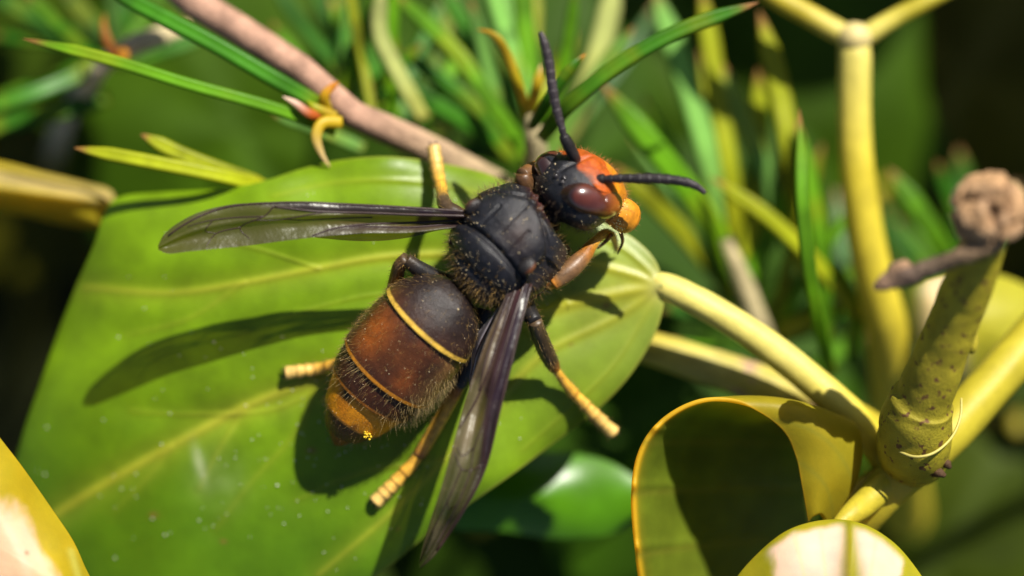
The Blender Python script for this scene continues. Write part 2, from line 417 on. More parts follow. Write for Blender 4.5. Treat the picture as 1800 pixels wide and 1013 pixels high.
# rolled-up leaf: a bent sheet with a yellow rim
def curled():
    t = ivy_thing('rolled ivy leaf with yellow rim arching over its dark hollow', P(1300, 1000, -1.7))
    A = [(1142, 1100, -.75), (1124, 980, -.55), (1116, 870, -.42), (1130, 792, -.36), (1172, 738, -.34), (1240, 707, -.34), (1318, 716, -.36), (1375, 752, -.42), (1400, 800, -.5), (1412, 855, -.55), (1424, 915, -.62)]
    B = [(1480, 1120, -2.0), (1460, 1060, -2.1), (1440, 980, -2.2), (1430, 900, -2.2), (1430, 830, -2.0), (1430, 775, -1.55), (1460, 742, -1.0), (1498, 748, -.75), (1510, 790, -.72), (1498, 850, -.75), (1452, 925, -.85)]
    n, m = 160, 60
    a = spline(A, n); b = spline(B, n); u = np.linspace(0, 1, m)
    q = a[:, None] * (1 - u[None, :, None]) + b[:, None] * u[None, :, None]
    s = np.linspace(0, 1, n)[:, None]
    bul = np.sin(np.pi * u)[None] * (1 - sstep(.5, .75, s))
    q[..., 0] -= 34 * bul * sstep(.0, .2, s + .2); q[..., 2] -= .15 * bul
    q[..., 1] -= 18 * np.sin(np.pi * u)[None] * sstep(.4, .6, s)
    q[..., 2] += .12 * np.sin(np.pi * u)[None] * sstep(.5, .7, s)
    no = fbm(np.stack([q[..., 0] / 40, q[..., 1] / 40, q[..., 2]], -1))
    for k in (.18, .32, .46): q[..., 2] += .03 * gs(s - k - .1 * u[None], .012)
    c = np.zeros((n, m, 3)) + np.array([.17, .225, .016]); c = c * (.7 + .6 * no)[..., None]
    right = sstep(.52, .68, s) + 0 * u
    c = mixc(c, (.42, .33, .014), right)
    c = mixc(c, (.30, .30, .02), .6 * right * no)
    c = mixc(c, (.62, .42, .02), gs(u[None] + 0 * s, .022) + .25 * gs(u[None] + 0 * s, .06))
    for k in (.16, .3, .42, .74, .86): c = mixc(c, (.28, .28, .03), .45 * gs(s - k - .12 * u[None], .008))
    top = PV(q[..., 0], q[..., 1], q[..., 2])
    nor = nrm(np.cross(np.gradient(top, axis=0), np.gradient(top, axis=1)))
    bot = top + nor * .028 * np.sign(nor[n // 4, m // 2, 2] * -1)
    v = np.vstack([top.reshape(-1, 3), bot.reshape(-1, 3)]); k = n * m
    f = grid_faces(n, m, False) + [tuple(reversed(x)) for x in grid_faces(n, m, False, k)]
    bd = [i * m for i in range(n)] + [(n - 1) * m + j for j in range(1, m)] + [i * m + m - 1 for i in range(n - 2, -1, -1)] + [j for j in range(m - 2, 0, -1)]
    f += [(bd[i], bd[(i + 1) % len(bd)], bd[(i + 1) % len(bd)] + k, bd[i] + k) for i in range(len(bd))]
    mesh_obj('blade', v, f, M['leaf_var'], t, np.vstack([c.reshape(-1, 3)] * 2))
    px_tube('petiole', [(1470, 900, -.85, 12), (1510, 860, -1.0, 18), (1560, 830, -1.2, 20)], M['stem'], t, cgrad((0, YEL), (1, OLV)), 20, 14)
curled()

# glossy leaf low under the big one
t = ivy_thing('shiny deep green ivy leaf low down beneath the large leaf edge', P(1115, 880, -2.3))
def h_z(px, py, R):
    dx = (px - 970) / S; dy = (py - 875) / S
    return -1.75 - .10 * dx ** 2 - 1.5 * dy ** 2 + .05 * np.sin(px / 35) * (1 - R)
def h_c(px, py, R):
    n = fbm(np.stack([px / 50, py / 50, 0 * px + 8], -1)); c = np.zeros(px.shape + (3,)) + np.array([.075, .22, .004])
    return c * (.7 + .6 * n)[..., None]
blade('blade', [(760, 900), (800, 850), (870, 812), (960, 795), (1060, 808), (1125, 850), (1130, 900), (1080, 938), (980, 948), (880, 935), (800, 930)], h_z, h_c, M['leaf_dark'], t, (960, 872), 50, 140, .03)
px_tube('petiole', [(1110, 880, -2.0, 10), (1180, 900, -2.3, 12), (1350, 960, -3.2, 14), (1500, 1000, -3.6, 16)], M['stem'], t, cgrad((0, OLV), (1, OLV)), 24, 12)

# pale leaf behind the speckled stem
t = ivy_thing('blurred cream and lime ivy leaf behind the speckled stem', P(1800, 600, -2.6))
def k_z(px, py, R): return -1.9 - .25 * R ** 2 - .1 * ((px - 1700) / S) ** 2
def k_c(px, py, R):
    n = fbm(np.stack([px / 60, py / 60, 0 * px + 5], -1)); c = np.zeros(px.shape + (3,)) + np.array([.50, .48, .04])
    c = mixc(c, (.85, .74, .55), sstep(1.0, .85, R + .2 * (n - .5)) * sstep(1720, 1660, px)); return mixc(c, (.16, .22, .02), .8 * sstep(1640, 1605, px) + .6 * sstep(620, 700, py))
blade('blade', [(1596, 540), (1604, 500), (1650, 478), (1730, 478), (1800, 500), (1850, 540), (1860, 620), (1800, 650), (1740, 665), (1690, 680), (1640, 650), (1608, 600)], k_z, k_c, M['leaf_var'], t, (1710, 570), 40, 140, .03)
px_tube('petiole', [(1850, 600, -2.1, 12), (1900, 640, -2.6, 14), (1960, 720, -3.6, 15)], M['stem'], t, cgrad((0, YEL), (1, OLV)), 16, 12)

# far-left yellow leaf stub
t = ivy_thing('blurred yellow ivy leaf poking out from behind the leaf edge', P(100, 360, -2.0))
def l_z(px, py, R): return -1.7 - .25 * R ** 2 + .12 * gs(py - 330 - .12 * px, 16)
def l_c(px, py, R):
    c = np.zeros(px.shape + (3,)) + np.array([.55, .45, .02]); d, s = seg_dist(px, py, [(-80, 300), (60, 322), (190, 345)])
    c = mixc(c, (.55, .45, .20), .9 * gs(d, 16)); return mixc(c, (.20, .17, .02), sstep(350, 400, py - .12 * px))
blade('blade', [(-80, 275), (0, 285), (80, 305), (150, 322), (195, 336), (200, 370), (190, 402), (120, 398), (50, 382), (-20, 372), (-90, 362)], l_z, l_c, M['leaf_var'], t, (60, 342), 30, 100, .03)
px_tube('petiole', [(-60, 320, -1.95, 14), (-160, 330, -2.4, 14), (-300, 360, -3.5, 14)], M['stem'], t, cgrad((0, YEL), (1, OLV)), 16, 12)

# ------------------------------------------------------------------ ivy stems
def stem_thing(label, l, cf, mat='stem', n=80, m=24, bumps=.08, name='ivy_vine', cat='stem'):
    e = empty(name, P(l[-1][0], l[-1][1], l[-1][2])); tag(e, label, cat)
    px_tube('bark', l, M[mat], e, cf, n, m, bumps); return e
# main runner and the speckled fruiting shoot growing from its node
run = stem_thing('olive ivy runner carrying the speckled shoot, crossing under its node',
    [(1880, 520, -1.5, 40), (1800, 610, -1.2, 40), (1730, 690, -1.05, 40), (1670, 755, -.95, 42), (1600, 820, -.85, 42), (1550, 870, -.8, 38), (1500, 935, -1.0, 34), (1440, 1040, -1.5, 34), (1330, 1180, -3.5, 34), (1200, 1400, -9, 36), (1150, 1500, -14.6, 40)],
    cgrad((0, OLV * 1.5), (.25, OLV * 1.3), (.42, YEL * .75), (.6, YEL * .6), (1, OLV)), 'stem', 120, 28, .10)
def ring_stub(px, py, z, ang, w):
    v, f = tube(np.array([P(px, py, z), P(px + w * math.cos(ang), py + w * .6 * math.sin(ang), z + .04), P(px + w * 1.7 * math.cos(ang + .3), py + w * math.sin(ang + .3), z + .03)]), [W(9, z), W(8, z), W(4, z)], 8); return v, f
for a_, k_ in (((1640, 830, -.55, .2, 14), 1.2), ((1655, 812, -.6, .6, 14), 1.0), ((1500, 905, -.55, 2.6, 10), 1.2)):
    v, f = ring_stub(*a_); mesh_obj('rootlet', v, f, M['bark'], run, np.tile(BRN * k_ * .5, (len(v), 1)))

sh = empty('ivy_shoot', P(1600, 790, -.8)); tag(sh, 'speckled green ivy shoot with swollen base, topped by the dry seed head', 'stem')
px_tube('stalk', [(1606, 806, -.80, 58), (1606, 775, -.58, 66), (1611, 738, -.42, 64), (1616, 718, -.36, 59), (1621, 704, -.32, 57), (1625, 696, -.29, 50), (1634, 672, -.22, 49), (1655, 620, -.08, 47), (1680, 555, .1, 45), (1702, 500, .28, 44), (1722, 445, .45, 42), (1738, 405, .6, 38)],
        M['stem_spot'], sh, cgrad((0, OLV * 1.2), (.15, OLV * 1.3), (.3, OLV * 1.0), (.6, OLV * 1.25), (1, OLV * 1.4)), 130, 40, .07)
px_tube('collar', [(1556, 770, -.55, 2), (1575, 790, -.36, 2.5), (1608, 803, -.28, 2.5), (1642, 796, -.29, 2.5), (1672, 770, -.36, 2.5), (1688, 735, -.44, 2.5), (1690, 700, -.5, 2)], M['stem'], sh, cgrad((0, YELP * .6), (1, YELP * .9)), 40, 10, .15)
v, f = ellipsoid(P(1708, 600, .0), np.diag([.045, .09, .06]), 8, 12); mesh_obj('bud_scar', v, f, M['stem_spot'], sh, np.tile(OLV * 1.2, (len(v), 1)))

# dry seed head on its own short stalk
def pod():
    e = empty('dry_seed_head', P(1735, 420, .5)); tag(e, 'round wrinkled brown seed head on top of the speckled shoot', 'seed head')
    c0 = P(1738, 372, .78); R0 = W(70, .78)
    n, m = 60, 90
    v, f = ellipsoid((0, 0, 0), np.eye(3), n, m)
    d = nrm(v)
    fo = fbm(d * 3.2 + 5); fo2 = fbm(d * 9 + 1)
    # several lobes
    lob = np.zeros(len(d)); r2 = np.random.default_rng(4); lc = nrm(r2.normal(size=(17, 3)))
    best = np.sort(np.stack([(d * q).sum(1) for q in lc], 1), 1)
    gap = best[:, -1] - best[:, -2]
    rad = 1 - .20 * gs(gap, .06) + .22 * (fo - .5) + .12 * (fo2 - .5)
    hole = gs(np.linalg.norm(d - nrm(np.array([.1, -.05, 1.0])), axis=1), .22); rad = rad - .35 * hole
    v = c0 + d * rad[:, None] * R0
    c = np.array([.44, .26, .13])[None] * (.55 + .9 * fo2)[:, None]; c = mixc(c, (.05, .025, .015), np.clip(.75 * gs(gap, .05) + .8 * hole, 0, 1)); c = mixc(c, (.42, .28, .17), .5 * sstep(.5, .7, fo))
    mesh_obj('head', v, f, M['pod'], e, c)
    px_tube('dry_stalk', [(1752, 420, .78, 24), (1722, 436, .82, 20), (1690, 450, .8, 16), (1650, 466, .72, 15), (1610, 480, .66, 16), (1575, 490, .62, 18), (1550, 500, .6, 13), (1536, 508, .58, 5)], M['pod'], e,
            cgrad((0, (.30, .19, .10)), (.5, (.17, .12, .08)), (.75, (.12, .08, .06)), (1, (.36, .22, .13))), 60, 14, .35)
    v, f = ellipsoid(P(1583, 478, .62), np.diag([.085, .07, .06]), 14, 18); v += (fbm(v * 16)[:, None] - .5) * .05
    mesh_obj('dry_bract', v, f, M['pod'], e, np.tile((.36, .22, .13), (len(v), 1)))
pod()

# yellow stem forking at the top, out of focus
fk = empty('forked_vine', P(1565, 720, -3)); tag(fk, 'upright yellow ivy stem forking in two above the needles', 'stem')
px_tube('bark', [(1500, 60, -1.7, 26), (1503, 90, -1.7, 29), (1502, 180, -1.75, 29), (1505, 280, -1.8, 31), (1520, 400, -1.9, 33), (1535, 480, -2.0, 34), (1555, 560, -2.2, 38), (1570, 650, -2.6, 42), (1580, 760, -3.2, 44), (1590, 950, -5, 46), (1600, 1250, -9, 46), (1610, 1500, -14.6, 46)], M['stem'], fk,
        cgrad((0, YELP), (.06, YEL * 1.05), (.3, YEL), (.45, OLV * 1.6), (1, OLV)), 100, 24, .06)
px_tube('branch', [(1505, 75, -1.7, 20), (1480, 60, -1.7, 20), (1430, 32, -1.7, 20), (1360, -8, -1.7, 20), (1280, -60, -1.8, 20)], M['stem'], fk, cgrad((0, YELP), (.4, YEL * .8), (1, YEL * .6)), 30, 18, .05)
px_tube('branch', [(1500, 75, -1.7, 18), (1530, 58, -1.7, 18), (1580, 28, -1.7, 16), (1650, -8, -1.7, 15), (1740, -60, -1.8, 15)], M['stem'], fk, cgrad((0, YELP), (.4, OLV * 1.4), (1, OLV * 1.2)), 30, 18, .05)
v, f = ellipsoid(P(1502, 66, -1.66), np.diag([.125, .11, .11]), 12, 16); mesh_obj('node', v, f, M['stem'], fk, np.tile((.62, .50, .20), (len(v), 1)))

# second stem under the petiole
stem_thing('pale yellow ivy stem with pinkish scars passing beneath the big petiole',
    [(1090, 600, -1.7, 24), (1140, 612, -1.6, 29), (1220, 636, -1.55, 32), (1300, 662, -1.5, 34), (1380, 692, -1.45, 35), (1460, 722, -1.4, 36), (1540, 765, -1.3, 34), (1590, 800, -1.1, 30)],
    lambda s, no: mixc(cgrad((0, YEL * .9), (.3, YELP * .75), (.8, YEL * .7), (1, OLV * 1.5))(s, no), (.36, .20, .16), np.clip(.8 * gs(s - .42, .03) * (no > .4) + .8 * gs(s - .67, .03) * (no > .4), 0, 1)))

# ------------------------------------------------------------------ needle-leaved twigs
GR = np.array([.045, .18, .008]); GB = np.array([.12, .31, .008]); YG = np.array([.34, .38, .010]); TEAL = np.array([.15, .33, .06])
PALE = np.array([.42, .46, .14]); DG = np.array([.028, .095, .010]); ORG = np.array([.52, .22, .015]); YLW = np.array([.52, .36, .015]); TIPB = np.array([.30, .13, .04])
def needle(par, l, w, cc, tip=TIPB, n=26, name='needle', edge=.72, rot=0.0):
    """l: (px, py, z) base -> tip; w half-width in px. A grooved, pointed needle leaf."""
    l = [(x, y, z if z > -1.45 else z * 1.22) for x, y, z in l]
    q = spline(np.array([P(*a) for a in l]), n); zm = np.mean([a[2] for a in l])
    t, r, u = frames(q)
    if rot: r, u = r * math.cos(rot) + u * math.sin(rot), u * math.cos(rot) - r * math.sin(rot)
    s = np.linspace(0, 1, n)
    wd = W(w, zm) * np.clip(.80 + .5 * np.sin(s * 2.6), 0, 1.0) * np.clip((1 - s) / .17, 0, 1) ** .75 + .0008
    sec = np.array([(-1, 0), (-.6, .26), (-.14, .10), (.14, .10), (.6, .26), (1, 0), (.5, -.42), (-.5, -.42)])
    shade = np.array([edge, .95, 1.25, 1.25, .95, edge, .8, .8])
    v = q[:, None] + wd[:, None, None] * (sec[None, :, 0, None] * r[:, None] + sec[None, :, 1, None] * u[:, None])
    m = len(sec); f = grid_faces(n, m) + [tuple(range(m))[::-1]]
    no = fbm(np.stack([s * 9, s * 0 + l[0][0] * .13, s * 0 + l[0][1] * .17], 1))
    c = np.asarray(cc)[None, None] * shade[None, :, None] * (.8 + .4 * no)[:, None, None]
    n4 = fbm(np.stack([s * 5 + 3, s * 0 + l[-1][0] * .21, s * 0 + l[-1][1] * .11], 1))
    c = mixc(c, np.asarray(cc) * .5 + np.array([.20, .19, .006]), np.broadcast_to((.75 * sstep(.50, .72, n4))[:, None], (n, m)))
    c = mixc(c, np.asarray(cc) * .45, np.broadcast_to((.7 * sstep(.46, .28, n4))[:, None], (n, m)))
    c = mixc(c, tip, np.broadcast_to(sstep(.90, .98, s)[:, None], (n, m)))
    c = mixc(c, np.asarray(cc) * .6 + YLW * .4, np.broadcast_to((.6 * sstep(.1, 0, s))[:, None], (n, m)))
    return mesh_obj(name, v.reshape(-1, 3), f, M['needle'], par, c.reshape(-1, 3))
def twig(label, l, cf, bumps=.2, name='needle_twig'):
    e = empty(name, P(l[-1][0], l[-1][1], l[-1][2])); tag(e, label, 'twig', 'needle-leaved twigs behind the leaf')
    px_tube('stem', l, M['bark'], e, cf, 70, 16, bumps); return e
PINK = np.array([.38, .22, .15]); BEI = np.array([.46, .38, .20])
# twig A: pinkish brown, with amber bud scales
A = twig('pinkish brown twig with amber curled bud scales at its bend',
         [(250, -70, -1.5, 24), (330, -5, -1.45, 30), (400, 40, -1.4, 29), (480, 90, -1.3, 27), (560, 145, -1.2, 24), (600, 190, -1.2, 24), (660, 220, -1.3, 27), (740, 255, -1.45, 26), (820, 295, -1.6, 24), (900, 345, -2.0, 24), (1000, 480, -3.5, 26), (1050, 700, -8, 30), (1060, 900, -14.6, 30)],
         cgrad((0, PINK * 1.1), (.12, PINK), (.22, BEI), (.3, PINK), (.5, BRN), (1, BRN)), .25)
needle(A, [(590, 232, -1.15), (480, 190, -.95), (330, 148, -.85), (180, 102, -.85), (40, 68, -.9)], 11, GB)
needle(A, [(560, 182, -1.1), (480, 138, -1.0), (380, 80, -.95), (300, 38, -.95), (215, -8, -1.0), (150, -60, -1.0)], 15, GR * 1.3)
needle(A, [(640, 262, -1.5), (560, 228, -1.5), (480, 200, -1.5)], 11, TEAL)
needle(A, [(655, 205, -1.5), (640, 120, -1.6), (622, 30, -1.6), (612, -40, -1.6)], 9, YG * .7)
needle(A, [(745, 210, -1.55), (690, 110, -1.5), (666, 50, -1.5), (672, -30, -1.5)], 15, PALE)
needle(A, [(700, 235, -1.9), (620, 110, -2.3), (570, 20, -2.4), (545, -60, -2.4)], 13, DG * 1.6)
needle(A, [(790, 285, -1.8), (770, 190, -2.0), (772, 90, -2.1), (800, -20, -2.2)], 16, TEAL * .6)
needle(A, [(600, 210, -1.6), (585, 100, -2.0), (590, 10, -2.2), (575, -60, -2.2)], 12, GR)
needle(A, [(640, 215, -1.6), (600, 130, -1.9), (520, 30, -2.2), (470, -50, -2.3)], 12, DG * 1.5)
def bud(par, l, w, c0, c1):
    q = np.array([list(P(x, y, z)) + [W(w, z) * k] for (x, y, z), k in zip(l, np.interp(np.linspace(0, 1, len(l)), [0, .5, 1], [1, .9, .12]))]); q = spline(q, 24)
    v, f = tube(q[:, :3], q[:, 3], 10, True, .6); s = np.r_[np.repeat(np.linspace(0, 1, 24), 10), 0, 1]
    mesh_obj('bud_scale', v, f, M['needle'], par, mixc(np.tile(c0, (len(v), 1)), c1, sstep(.3, .9, s)))
bud(A, [(600, 215, -1.05), (568, 216, -1.0), (556, 240, -.98), (565, 270, -1.0), (580, 294, -1.02)], 11, YLW, np.array([.62, .45, .2]))
bud(A, [(570, 200, -1.05), (545, 200, -.98), (520, 182, -.95), (497, 170, -.95)], 10, np.array([.45, .10, .015]), np.array([.75, .55, .42]))
bud(A, [(575, 195, -1.1), (570, 170, -1.0), (585, 152, -1.0), (596, 145, -1.0)], 10, YLW, np.array([.55, .20, .01]))
bud(A, [(590, 205, -1.05), (555, 190, -1.0), (540, 178, -1.0)], 9, YLW * .8, YG)

# twig B: fan behind the raised antenna
B = twig('pale twig fanning green needles and two amber ones behind the raised antenna',
         [(935, 205, -1.5, 10), (940, 240, -1.6, 18), (945, 290, -1.75, 22), (955, 350, -2.0, 22), (975, 480, -3.2, 24), (1000, 760, -8, 28), (1010, 980, -14.6, 28)], cgrad((0, BEI * .8), (.4, BEI * .6), (1, BRN)))
needle(B, [(935, 285, -1.7), (870, 190, -1.6), (800, 90, -1.6), (690, -15, -1.7)], 15, GB * .9)
needle(B, [(942, 290, -1.8), (900, 190, -1.9), (850, 100, -1.9), (765, -40, -1.9)], 15, GR)
needle(B, [(930, 205, -1.7), (915, 130, -1.7), (890, 60, -1.7), (858, -40, -1.7)], 17, TEAL * 1.5)
needle(B, [(935, 215, -1.7), (930, 120, -1.7), (922, 40, -1.7), (915, -60, -1.7)], 18, GB)
needle(B, [(930, 210, -1.5), (915, 160, -1.35), (890, 95, -1.25), (868, 62, -1.2), (838, 52, -1.2)], 9, YLW, ORG)
needle(B, [(930, 205, -1.5), (942, 160, -1.4), (952, 112, -1.35)], 10, YLW, np.array([.6, .4, .2]))
needle(B, [(935, 225, -1.3), (965, 175, -1.0), (1000, 125, -.9), (1031, 94, -.9)], 13, GR * 1.1, ORG)
needle(B, [(945, 290, -2.1), (985, 250, -2.0), (1025, 170, -1.9), (1060, 60, -1.9), (1085, -50, -1.9)], 22, PALE)
needle(B, [(950, 245, -1.3), (1000, 185, -.95), (1090, 112, -.85), (1200, 52, -.85), (1335, 4, -.9)], 14, GR * .95)
needle(B, [(940, 220, -1.9), (970, 150, -2.1), (1000, 80, -2.1), (1010, 50, -2.1)], 13, YG)
needle(B, [(935, 290, -2.0), (880, 240, -2.1), (810, 190, -2.2), (750, 130, -2.2)], 18, TEAL * .7)
needle(B, [(935, 295, -2.0), (870, 270, -2.1), (780, 260, -2.2), (690, 270, -2.2)], 16, DG * 1.4)
needle(B, [(940, 260, -2.1), (900, 120, -2.4), (870, 30, -2.5), (850, -60, -2.5)], 15, DG * 1.5)
needle(B, [(960, 300, -2.1), (1010, 220, -2.4), (1100, 100, -2.7), (1160, 0, -2.8)], 15, DG * 1.6)

# twig C: fan between the horizontal antenna and the forked stem
C = twig('grey-stemmed twig fanning long needles beside the forked yellow stem',
         [(1278, 420, -2.2, 12), (1300, 480, -2.3, 17), (1325, 545, -2.4, 18), (1350, 620, -2.7, 20), (1380, 760, -4.0, 22), (1400, 980, -9, 26), (1410, 1200, -14.6, 26)], cgrad((0, BEI * 1.0), (.3, BEI * .9), (1, BRN)))
needle(C, [(1330, 550, -2.3), (1240, 380, -1.8), (1150, 260, -1.6), (1055, 145, -1.6)], 22, GB * 1.1)
needle(C, [(1300, 470, -2.2), (1255, 310, -2.0), (1205, 140, -2.0), (1145, -30, -2.0)], 22, TEAL * 1.3)
needle(C, [(1305, 480, -2.2), (1285, 320, -2.0), (1262, 170, -2.0), (1232, -30, -2.0)], 18, YG * .95)
needle(C, [(1420, 480, -2.0), (1392, 290, -1.7), (1370, 160, -1.7), (1334, 18, -1.7)], 20, YG * .9)
needle(C, [(1400, 450, -2.2), (1345, 310, -2.0), (1300, 200, -2.0), (1270, 110, -2.0)], 20, TEAL * 1.1)
needle(C, [(1462, 660, -1.7), (1430, 520, -1.3), (1412, 380, -1.1), (1408, 260, -1.1), (1405, 190, -1.1)], 13, GB * .9)
needle(C, [(1450, 600, -1.9), (1448, 470, -1.7), (1425, 330, -1.6), (1400, 210, -1.6)], 16, GB)
needle(C, [(1510, 560, -1.9), (1450, 480, -1.7), (1360, 390, -1.6), (1250, 312, -1.6)], 14, YG)
needle(C, [(1340, 580, -2.3), (1210, 420, -2.2), (1130, 340, -2.1), (1075, 290, -2.1)], 16, YG * .7)
needle(C, [(1500, 620, -2.0), (1500, 540, -1.9), (1460, 470, -1.8), (1430, 440, -1.8)], 16, GB)
needle(C, [(1360, 610, -2.6), (1400, 540, -2.4), (1410, 460, -2.3), (1380, 380, -2.3)], 20, TEAL * .8)
needle(C, [(1340, 590, -2.5), (1310, 500, -2.6), (1250, 420, -2.8), (1170, 380, -2.9)], 18, DG * 1.5)
needle(C, [(1345, 600, -2.6), (1450, 560, -2.6), (1480, 440, -2.7), (1470, 330, -2.8)], 16, DG * 1.4)
needle(C, [(1340, 600, -2.5), (1280, 570, -2.3), (1220, 545, -2.2), (1160, 540, -2.2)], 17, DG * 1.9)
needle(C, [(1345, 640, -2.3), (1290, 612, -1.9), (1230, 603, -1.6), (1172, 592, -1.5)], 11, GB, ORG)
needle(C, [(1360, 640, -2.6), (1440, 640, -2.5), (1480, 610, -2.5), (1520, 590, -2.5)], 16, GB * .8)

# twig D: pair of bright tips over the leaf's upper edge, dark needles to the left
D = twig('twig with two bright lime needle tips by the upper leaf margin',
         [(415, 305, -1.35, 10), (470, 335, -1.35, 13), (540, 380, -1.6, 15), (620, 480, -2.6, 18), (700, 700, -7, 20), (720, 950, -14.6, 22)], cgrad((0, YG * .8), (.3, BRN), (1, BRN)))
needle(D, [(470, 330, -1.3), (400, 312, -1.05), (280, 288, -.95), (130, 260, -.95)], 13, YG * 1.15)
needle(D, [(455, 322, -1.3), (380, 296, -1.2), (310, 268, -1.15), (247, 236, -1.1)], 14, YG * .9)
E = twig('thick dark green needles out of focus around a cream twig end',
         [(335, 48, -2.0, 12), (290, 62, -2.0, 18), (235, 78, -2.0, 20), (200, 95, -2.05, 16), (170, 130, -2.2, 16), (100, 250, -4, 18), (60, 500, -9, 22), (50, 700, -14.6, 22)], cgrad((0, BEI * 1.3), (.15, (.6, .5, .42)), (.25, OLV * .4), (1, OLV * .4)))
needle(E, [(200, 100, -2.0), (120, 140, -1.8), (40, 170, -1.7), (-60, 200, -1.7)], 17, GR * .9)
needle(E, [(190, 170, -2.2), (110, 195, -2.0), (40, 212, -2.0), (-60, 235, -2.0)], 17, GR * .75)
needle(E, [(205, 100, -1.95), (250, 92, -1.9), (300, 62, -1.9), (330, 30, -1.9)], 11, TEAL)
needle(E, [(210, 95, -2.1), (120, 60, -2.3), (40, 20, -2.4), (-30, -20, -2.4)], 15, DG * 1.7)
needle(E, [(215, 90, -2.1), (160, 40, -2.4), (110, -20, -2.5)], 15, TEAL * .45)
needle(E, [(220, 85, -2.1), (220, 30, -2.3), (190, -50, -2.4)], 15, GR * .6)
bud(E, [(205, 100, -1.95), (190, 75, -1.9), (182, 45, -1.9), (185, 25, -1.9)], 9, np.array([.3, .10, .02]), ORG * .7)
bud(E, [(215, 90, -1.9), (218, 100, -1.85), (216, 112, -1.85)], 10, ORG, ORG * .6)
Fv = twig('lone blurred needles rising to the right of the forked yellow stem',
          [(1690, 480, -2.6, 10), (1700, 540, -2.8, 16), (1720, 660, -3.6, 18), (1730, 900, -8, 20), (1740, 1200, -14.6, 20)], cgrad((0, OLV), (1, BRN)))
needle(Fv, [(1700, 520, -2.6), (1660, 440, -2.2), (1615, 370, -2.1), (1562, 296, -2.1)], 19, GB * .85)
needle(Fv, [(1695, 500, -2.8), (1700, 420, -2.9), (1695, 340, -3.0), (1685, 260, -3.0)], 18, GR * .6)
needle(Fv, [(1690, 520, -2.8), (1620, 470, -3.0), (1570, 410, -3.1), (1550, 350, -3.1)], 17, DG * 1.3)

# more needles filling each fan
r4 = np.random.default_rng(21)
def fan(par, x, y, z, angs, lens, cols, w=(10, 17)):
    for a_, l_ in zip(angs, lens):
        a_ = math.radians(a_ + r4.uniform(-5, 5)); b_ = a_ + r4.uniform(-.22, .22); dz = r4.uniform(-.5, .35)
        p0 = (x + r4.uniform(-12, 12), y + r4.uniform(-10, 30), z)
        p1 = (p0[0] + l_ * .5 * math.cos(a_), p0[1] - l_ * .5 * math.sin(a_), z + dz * .6)
        p2 = (p1[0] + l_ * .5 * math.cos(b_), p1[1] - l_ * .5 * math.sin(b_), z + dz)
        needle(par, [p0, p1, p2], r4.uniform(*w), cols[r4.integers(len(cols))])
fan(C, 1310, 500, -2.1, (60, 72, 84, 98, 112, 126, 140), (260, 330, 380, 420, 400, 330, 300), (GB, YG, TEAL, GR))
fan(C, 1345, 600, -2.2, (25, 45, 65, 80, 100, 150, 20), (200, 260, 300, 380, 380, 260, 150), (GB, GR, YG * .8, TEAL))
fan(B, 942, 275, -1.9, (60, 75, 88, 102, 116, 130, 145, 158), (300, 340, 330, 340, 330, 320, 280, 240), (GB, GR, TEAL, YG * .8))
fan(A, 700, 238, -1.8, (75, 95, 110, 125, 60), (280, 300, 280, 260, 240), (GB, GR, TEAL))
fan(A, 600, 195, -1.8, (70, 95, 118, 45), (230, 240, 220, 200), (GR, GB * .8, TEAL))
fan(E, 205, 98, -2.1, (20, 60, 100, 140, 165, 200), (170, 190, 200, 200, 220, 230), (GR, GB * .7, TEAL * .6))
fan(Fv, 1700, 510, -2.7, (70, 100, 130), (220, 240, 200), (GR * .8, GB * .7))
# ------------------------------------------------------------------ deep background foliage (ivy leaves well below)
def far_leaf(px, py, z, size, yaw, tilt, cc, label, group):
    n, m = 16, 44
    a = np.linspace(0, 2 * np.pi, m, endpoint=False)
    rad = 1 + .22 * np.cos(5 * a) * .6 + .12 * np.cos(a)
    rho = np.linspace(.01, 1, n)[:, None]
    x = rho * rad * np.cos(a); y = rho * rad * np.sin(a) * .85
    zz = -.18 * rho ** 2 + .10 * np.abs(y) - .06 * np.cos(5 * a) * rho
    p = np.stack([x, y, zz + 0 * x], -1).reshape(-1, 3) * size
    p2 = p.copy(); p2[:, 2] -= .03
    v = np.vstack([p, p2]); k = n * m
    f = grid_faces(n, m) + [tuple(reversed(q)) for q in grid_faces(n, m, True, k)] + [((n - 1) * m + j, (n - 1) * m + (j + 1) % m, k + (n - 1) * m + (j + 1) % m, k + (n - 1) * m + j) for j in range(m)]
    cy, sy, ct, st = math.cos(yaw), math.sin(yaw), math.cos(tilt), math.sin(tilt)
    Rm = np.array([[cy, -sy, 0], [sy, cy, 0], [0, 0, 1]]) @ np.array([[ct, 0, st], [0, 1, 0], [-st, 0, ct]])
    c0 = P(px, py, z); v = v @ Rm.T + c0
    e = empty('ivy_leaf', c0); tag(e, label, 'leaf', group)
    vein = np.exp(-((y.ravel() / .05) ** 2)); vein = np.r_[vein, vein]
    c = mixc(np.tile(cc, (len(v), 1)) * (.75 + .5 * fbm(v * 1.5))[:, None], np.asarray(cc) * 1.6 + .02, .5 * vein)
    mesh_obj('blade', v, f, M['leaf_bg'], e, c)
    b0 = Rm @ (np.array([-1.1, 0, -.02]) * size) + c0
    q = spline(np.array([c0 * .15 + b0 * .85, b0 + [0, 0, -.4], b0 * [1.05, 1.05, 1] + [0, 0, -3], np.array([b0[0] * 1.1, b0[1] * 1.1, -14.8])]), 16)
    tv, tf = tube(q, np.full(16, .06), 7); mesh_obj('petiole', tv, tf, M['stem'], e, np.tile(OLV, (len(tv), 1)))
